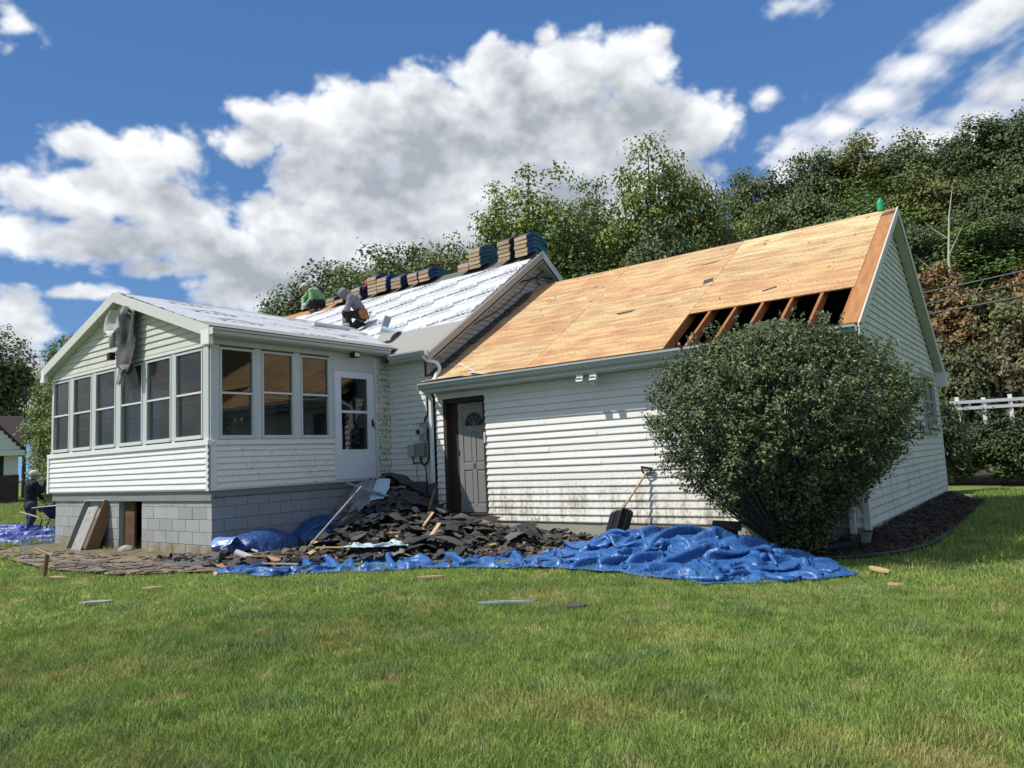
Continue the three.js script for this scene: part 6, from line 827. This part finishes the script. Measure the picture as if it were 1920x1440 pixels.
  const bo = new THREE.CylinderGeometry(0.05, 0.055, 0.26, 14); bo.rotateZ(1.2); one('white_bottle', merge([bo, (() => { const k = new THREE.CylinderGeometry(0.015, 0.02, 0.1, 8); k.rotateZ(1.2); k.translate(0.17, 0.065, 0); return k; })()]), std({ color: lin(0.55, 0.53, 0.48), roughness: 0.5 }), 'white sealant tube lying on shingle scraps beside the pale tarp corner', 'tube', undefined, [1.32, 0.15, 0.28], 0.5);
  // bits on the lawn
  const chip = (x, z, w, l, rot, m, lab) => { const P = []; for (let i = 0; i < 9; i++) { const a = i / 9 * 6.283; P.push([Math.cos(a) * l * (0.8 + 0.35 * r()) / 2, Math.sin(a) * w * (0.7 + 0.5 * r()) / 2]); } const k = extrude(P, 0.02); k.rotateX(-Math.PI / 2); one('wood_scrap', k, m, lab, 'wood scrap', 'scraps on the lawn', [x, 0.05, z], rot); };
  chip(9.13, -1.95, 0.12, 0.36, -0.9, mWood, 'pale broken board on the lawn right of the big tarp'); chip(9.42, -1.15, 0.035, 0.14, 0.1, mWood, 'small pale chip on the lawn below the broken board'); chip(2.25, 2.05, 0.05, 0.3, 0.65, mWood, 'pale lath on the lawn left of centre'); chip(2.58, 2.8, 0.12, 0.34, 0.75, mWoodGrey, 'flat grey board piece on the left lawn'); chip(1.98, 1.1, 0.05, 0.3, -0.5, mWood, 'orange split wood piece at the left end of the tarp strip'); chip(4.9, 0.2, 0.04, 0.36, 0.6, mWood, 'thin pale lath on the grass below the middle of the tarp strip'); chip(7.27, 0.85, 0.14, 0.2, 0.9, mOldShingle, 'black shingle scrap lying alone on the lawn'); chip(6.6, 0.98, 0.02, 0.5, 0.55, mPale, 'thin clear strip in the grass left of the shingle scrap'); chip(-0.05, 2.15, 0.05, 0.3, 0.3, mWood, 'pale chip on the grass beside the stuck stake'); chip(2.55, 3.9, 0.03, 0.1, 0.5, mOldShingle, 'small black scrap at the left of the lawn');
  const sk = thing('garden_stake', 'short brown stake stuck in the lawn with pale strip on top', 'stake', [-0.6, 0, 2.12], 0.4); part('post', taper([[0, -0.05, 0], [0.05, 0.32, 0]], [0.025, 0.028], 8), mWoodBrown, sk); part('cross_strip', bar([-0.12, 0.42, 0.05], [0.1, 0.31, -0.02], 0.04, 0.015), mWood, sk);
}
{ // open wooden box leaning on the block wall, with a loose board
  const t = thing('wooden_box', 'open grey wooden trough standing on end against the block wall', 'wooden box', [-3.94, -0.02, 0.42]); t.rotation.x = -0.36; const w = 0.84, h = 1.02, d = 0.22, q = 0.025;
  part('left_side', box(-w / 2, -w / 2 + q, 0, h, -d, 0), mWoodGrey, t); part('right_side', box(w / 2 - q, w / 2, 0, h, -d, 0), mWoodBrown, t, 'rough brown outer side'); part('end_board', box(-w / 2 + q, w / 2 - q, h - q, h, -d, 0), mWoodGrey, t); part('back_board', box(-w / 2 + q, w / 2 - q, 0.02, h - q, -d, -d + 0.02), std({ map: woodT, color: lin(0.3, 0.32, 0.38), roughness: 0.9 }), t);
  const b = one('loose_board', box(-0.2, 0.2, 0, 0.88, -0.012, 0.012, 0.004), std({ color: lin(0.42, 0.42, 0.4), map: tex(128, 256, (u, v) => 0.75 + 0.5 * tfbm(u, v, 9, 4) - 0.4 * sstep(0.3, 0.5, tfbm(u, v, 18, 2, 5))), roughness: 0.9 }), 'weathered pale grey board leaning inside the wooden trough', 'board', undefined, [-3.78, 0.0, 0.46]); b.rotation.x = -0.4; b.rotation.z = 0.06;
  const rk = new THREE.DodecahedronGeometry(0.11, 1); const p = rk.attributes.position; for (let i = 0; i < p.count; i++) { const n = 1 + 0.3 * N3(p.getX(i) * 9, p.getY(i) * 9, p.getZ(i) * 9); p.setXYZ(i, p.getX(i) * n * 1.5, p.getY(i) * n * 0.75, p.getZ(i) * n); } rk.computeVertexNormals(); one('rubble_stone', rk, mConc, 'pale broken stone at the foot of the crawl space opening', 'stone', undefined, [-2.62, 0.06, 0.1]);
}
{ // scoop shovel leaning on the garage wall
  const t = thing('scoop_shovel', 'black scoop shovel leaning upright against the garage siding', 'shovel'); const top = [5.33, 0.52, -3.58], bot = [5.22, 0.06, -3.46];
  part('blade', gridMesh(24, 20, (u, v) => { const a = u * 2 - 1, cx = lerp(top[0], bot[0], v), cy = lerp(top[1], bot[1], v), cz = lerp(top[2], bot[2], v), w = 0.175 * (v < 0.18 ? Math.sqrt(Math.max(0.02, 1 - ((0.18 - v) / 0.18) ** 2)) : 1), rib = 0.014 * Math.max(0, Math.cos(a * 9.4)) * sstep(0.02, 0.12, v), cv = 0.07 * (1 - a * a); return [cx + a * w * 0.86 + 0.4 * (cv + rib), cy + (cv + rib) * 0.35, cz + a * w * -0.5 + 0.8 * (cv + rib)]; }), std({ color: lin(0.014, 0.014, 0.015), roughness: 0.35 }), t);
  const hd = [5.62, 1.03, -3.83]; part('shaft', taper([[5.27, 0.42, -3.52], mid(top, hd, 0.5), hd], [0.017, 0.016, 0.016], 8), mWood, t); part('socket', taper([[5.26, 0.4, -3.52], [5.36, 0.6, -3.63]], [0.03, 0.022], 8), mBlack, t);
  part('grip', merge([bar([5.55, 1.13, -3.83], [5.73, 1.1, -3.84], 0.035, 0.035), tube([[5.62, 1.01, -3.83], [5.57, 1.06, -3.83], [5.56, 1.12, -3.83]], 0.014, 8), tube([[5.62, 1.01, -3.83], [5.7, 1.05, -3.84], [5.72, 1.1, -3.84]], 0.014, 8)]), mBlack, t);
  const dp = thing('drain_extension', 'black corrugated drain elbow at the foot of the downspout', 'drain pipe'); const rg = []; for (let i = 0; i < 16; i++) { const k = new THREE.TorusGeometry(0.062, 0.012, 6, 14); k.translate(0, 0, i * 0.034); rg.push(k); } const cg = merge(rg); cg.rotateY(-0.35 + Math.PI); const pc = part('corrugated_pipe', cg, mBlack, dp); pc.position.set(8.5, 0.1, -3.4); pc.rotation.y = Math.PI; const e = part('elbow', box(8.42, 8.58, 0.06, 0.2, -3.86, -3.38, 0.02), mBlack, dp);
}
{ // things inside the porch
  const t = thing('round_fan', 'round pedestal fan behind the first side window of the porch', 'fan', [-0.75, 1.06, -0.75], 1.1); for (const rr of [0.12, 0.2, 0.27]) part('guard_ring', new THREE.TorusGeometry(rr, 0.006, 5, 30).translate(0, 1.05, 0), mMetalGrey, t); const sp = []; for (let i = 0; i < 18; i++) { const a = i / 18 * 6.283; sp.push(bar([0, 1.05, 0], [0.27 * Math.cos(a), 1.05 + 0.27 * Math.sin(a), 0.01], 0.004, 0.004)); } part('guard_spokes', merge(sp), mMetalGrey, t); part('motor', new THREE.CylinderGeometry(0.07, 0.07, 0.14, 14).rotateX(1.57).translate(0, 1.05, -0.08), mDark, t); part('stand', merge([new THREE.CylinderGeometry(0.014, 0.014, 1, 8).translate(0, 0.5, -0.08), new THREE.CylinderGeometry(0.18, 0.2, 0.03, 18).translate(0, 0.015, -0.08)]), mDark, t);
  const tb = thing('porch_table', 'dark table inside the porch behind the front windows', 'table', [-2.2, 1.06, -1.6]); part('table_top', box(-0.8, 0.8, 0.7, 0.74, -0.4, 0.4, 0.01), mWoodBrown, tb); for (const [x, z] of [[-0.74, -0.34], [0.74, -0.34], [-0.74, 0.34], [0.74, 0.34]]) part('leg', box(x - 0.03, x + 0.03, 0, 0.7, z - 0.03, z + 0.03), mWoodBrown, tb);
}

renderer.render(scene, camera);
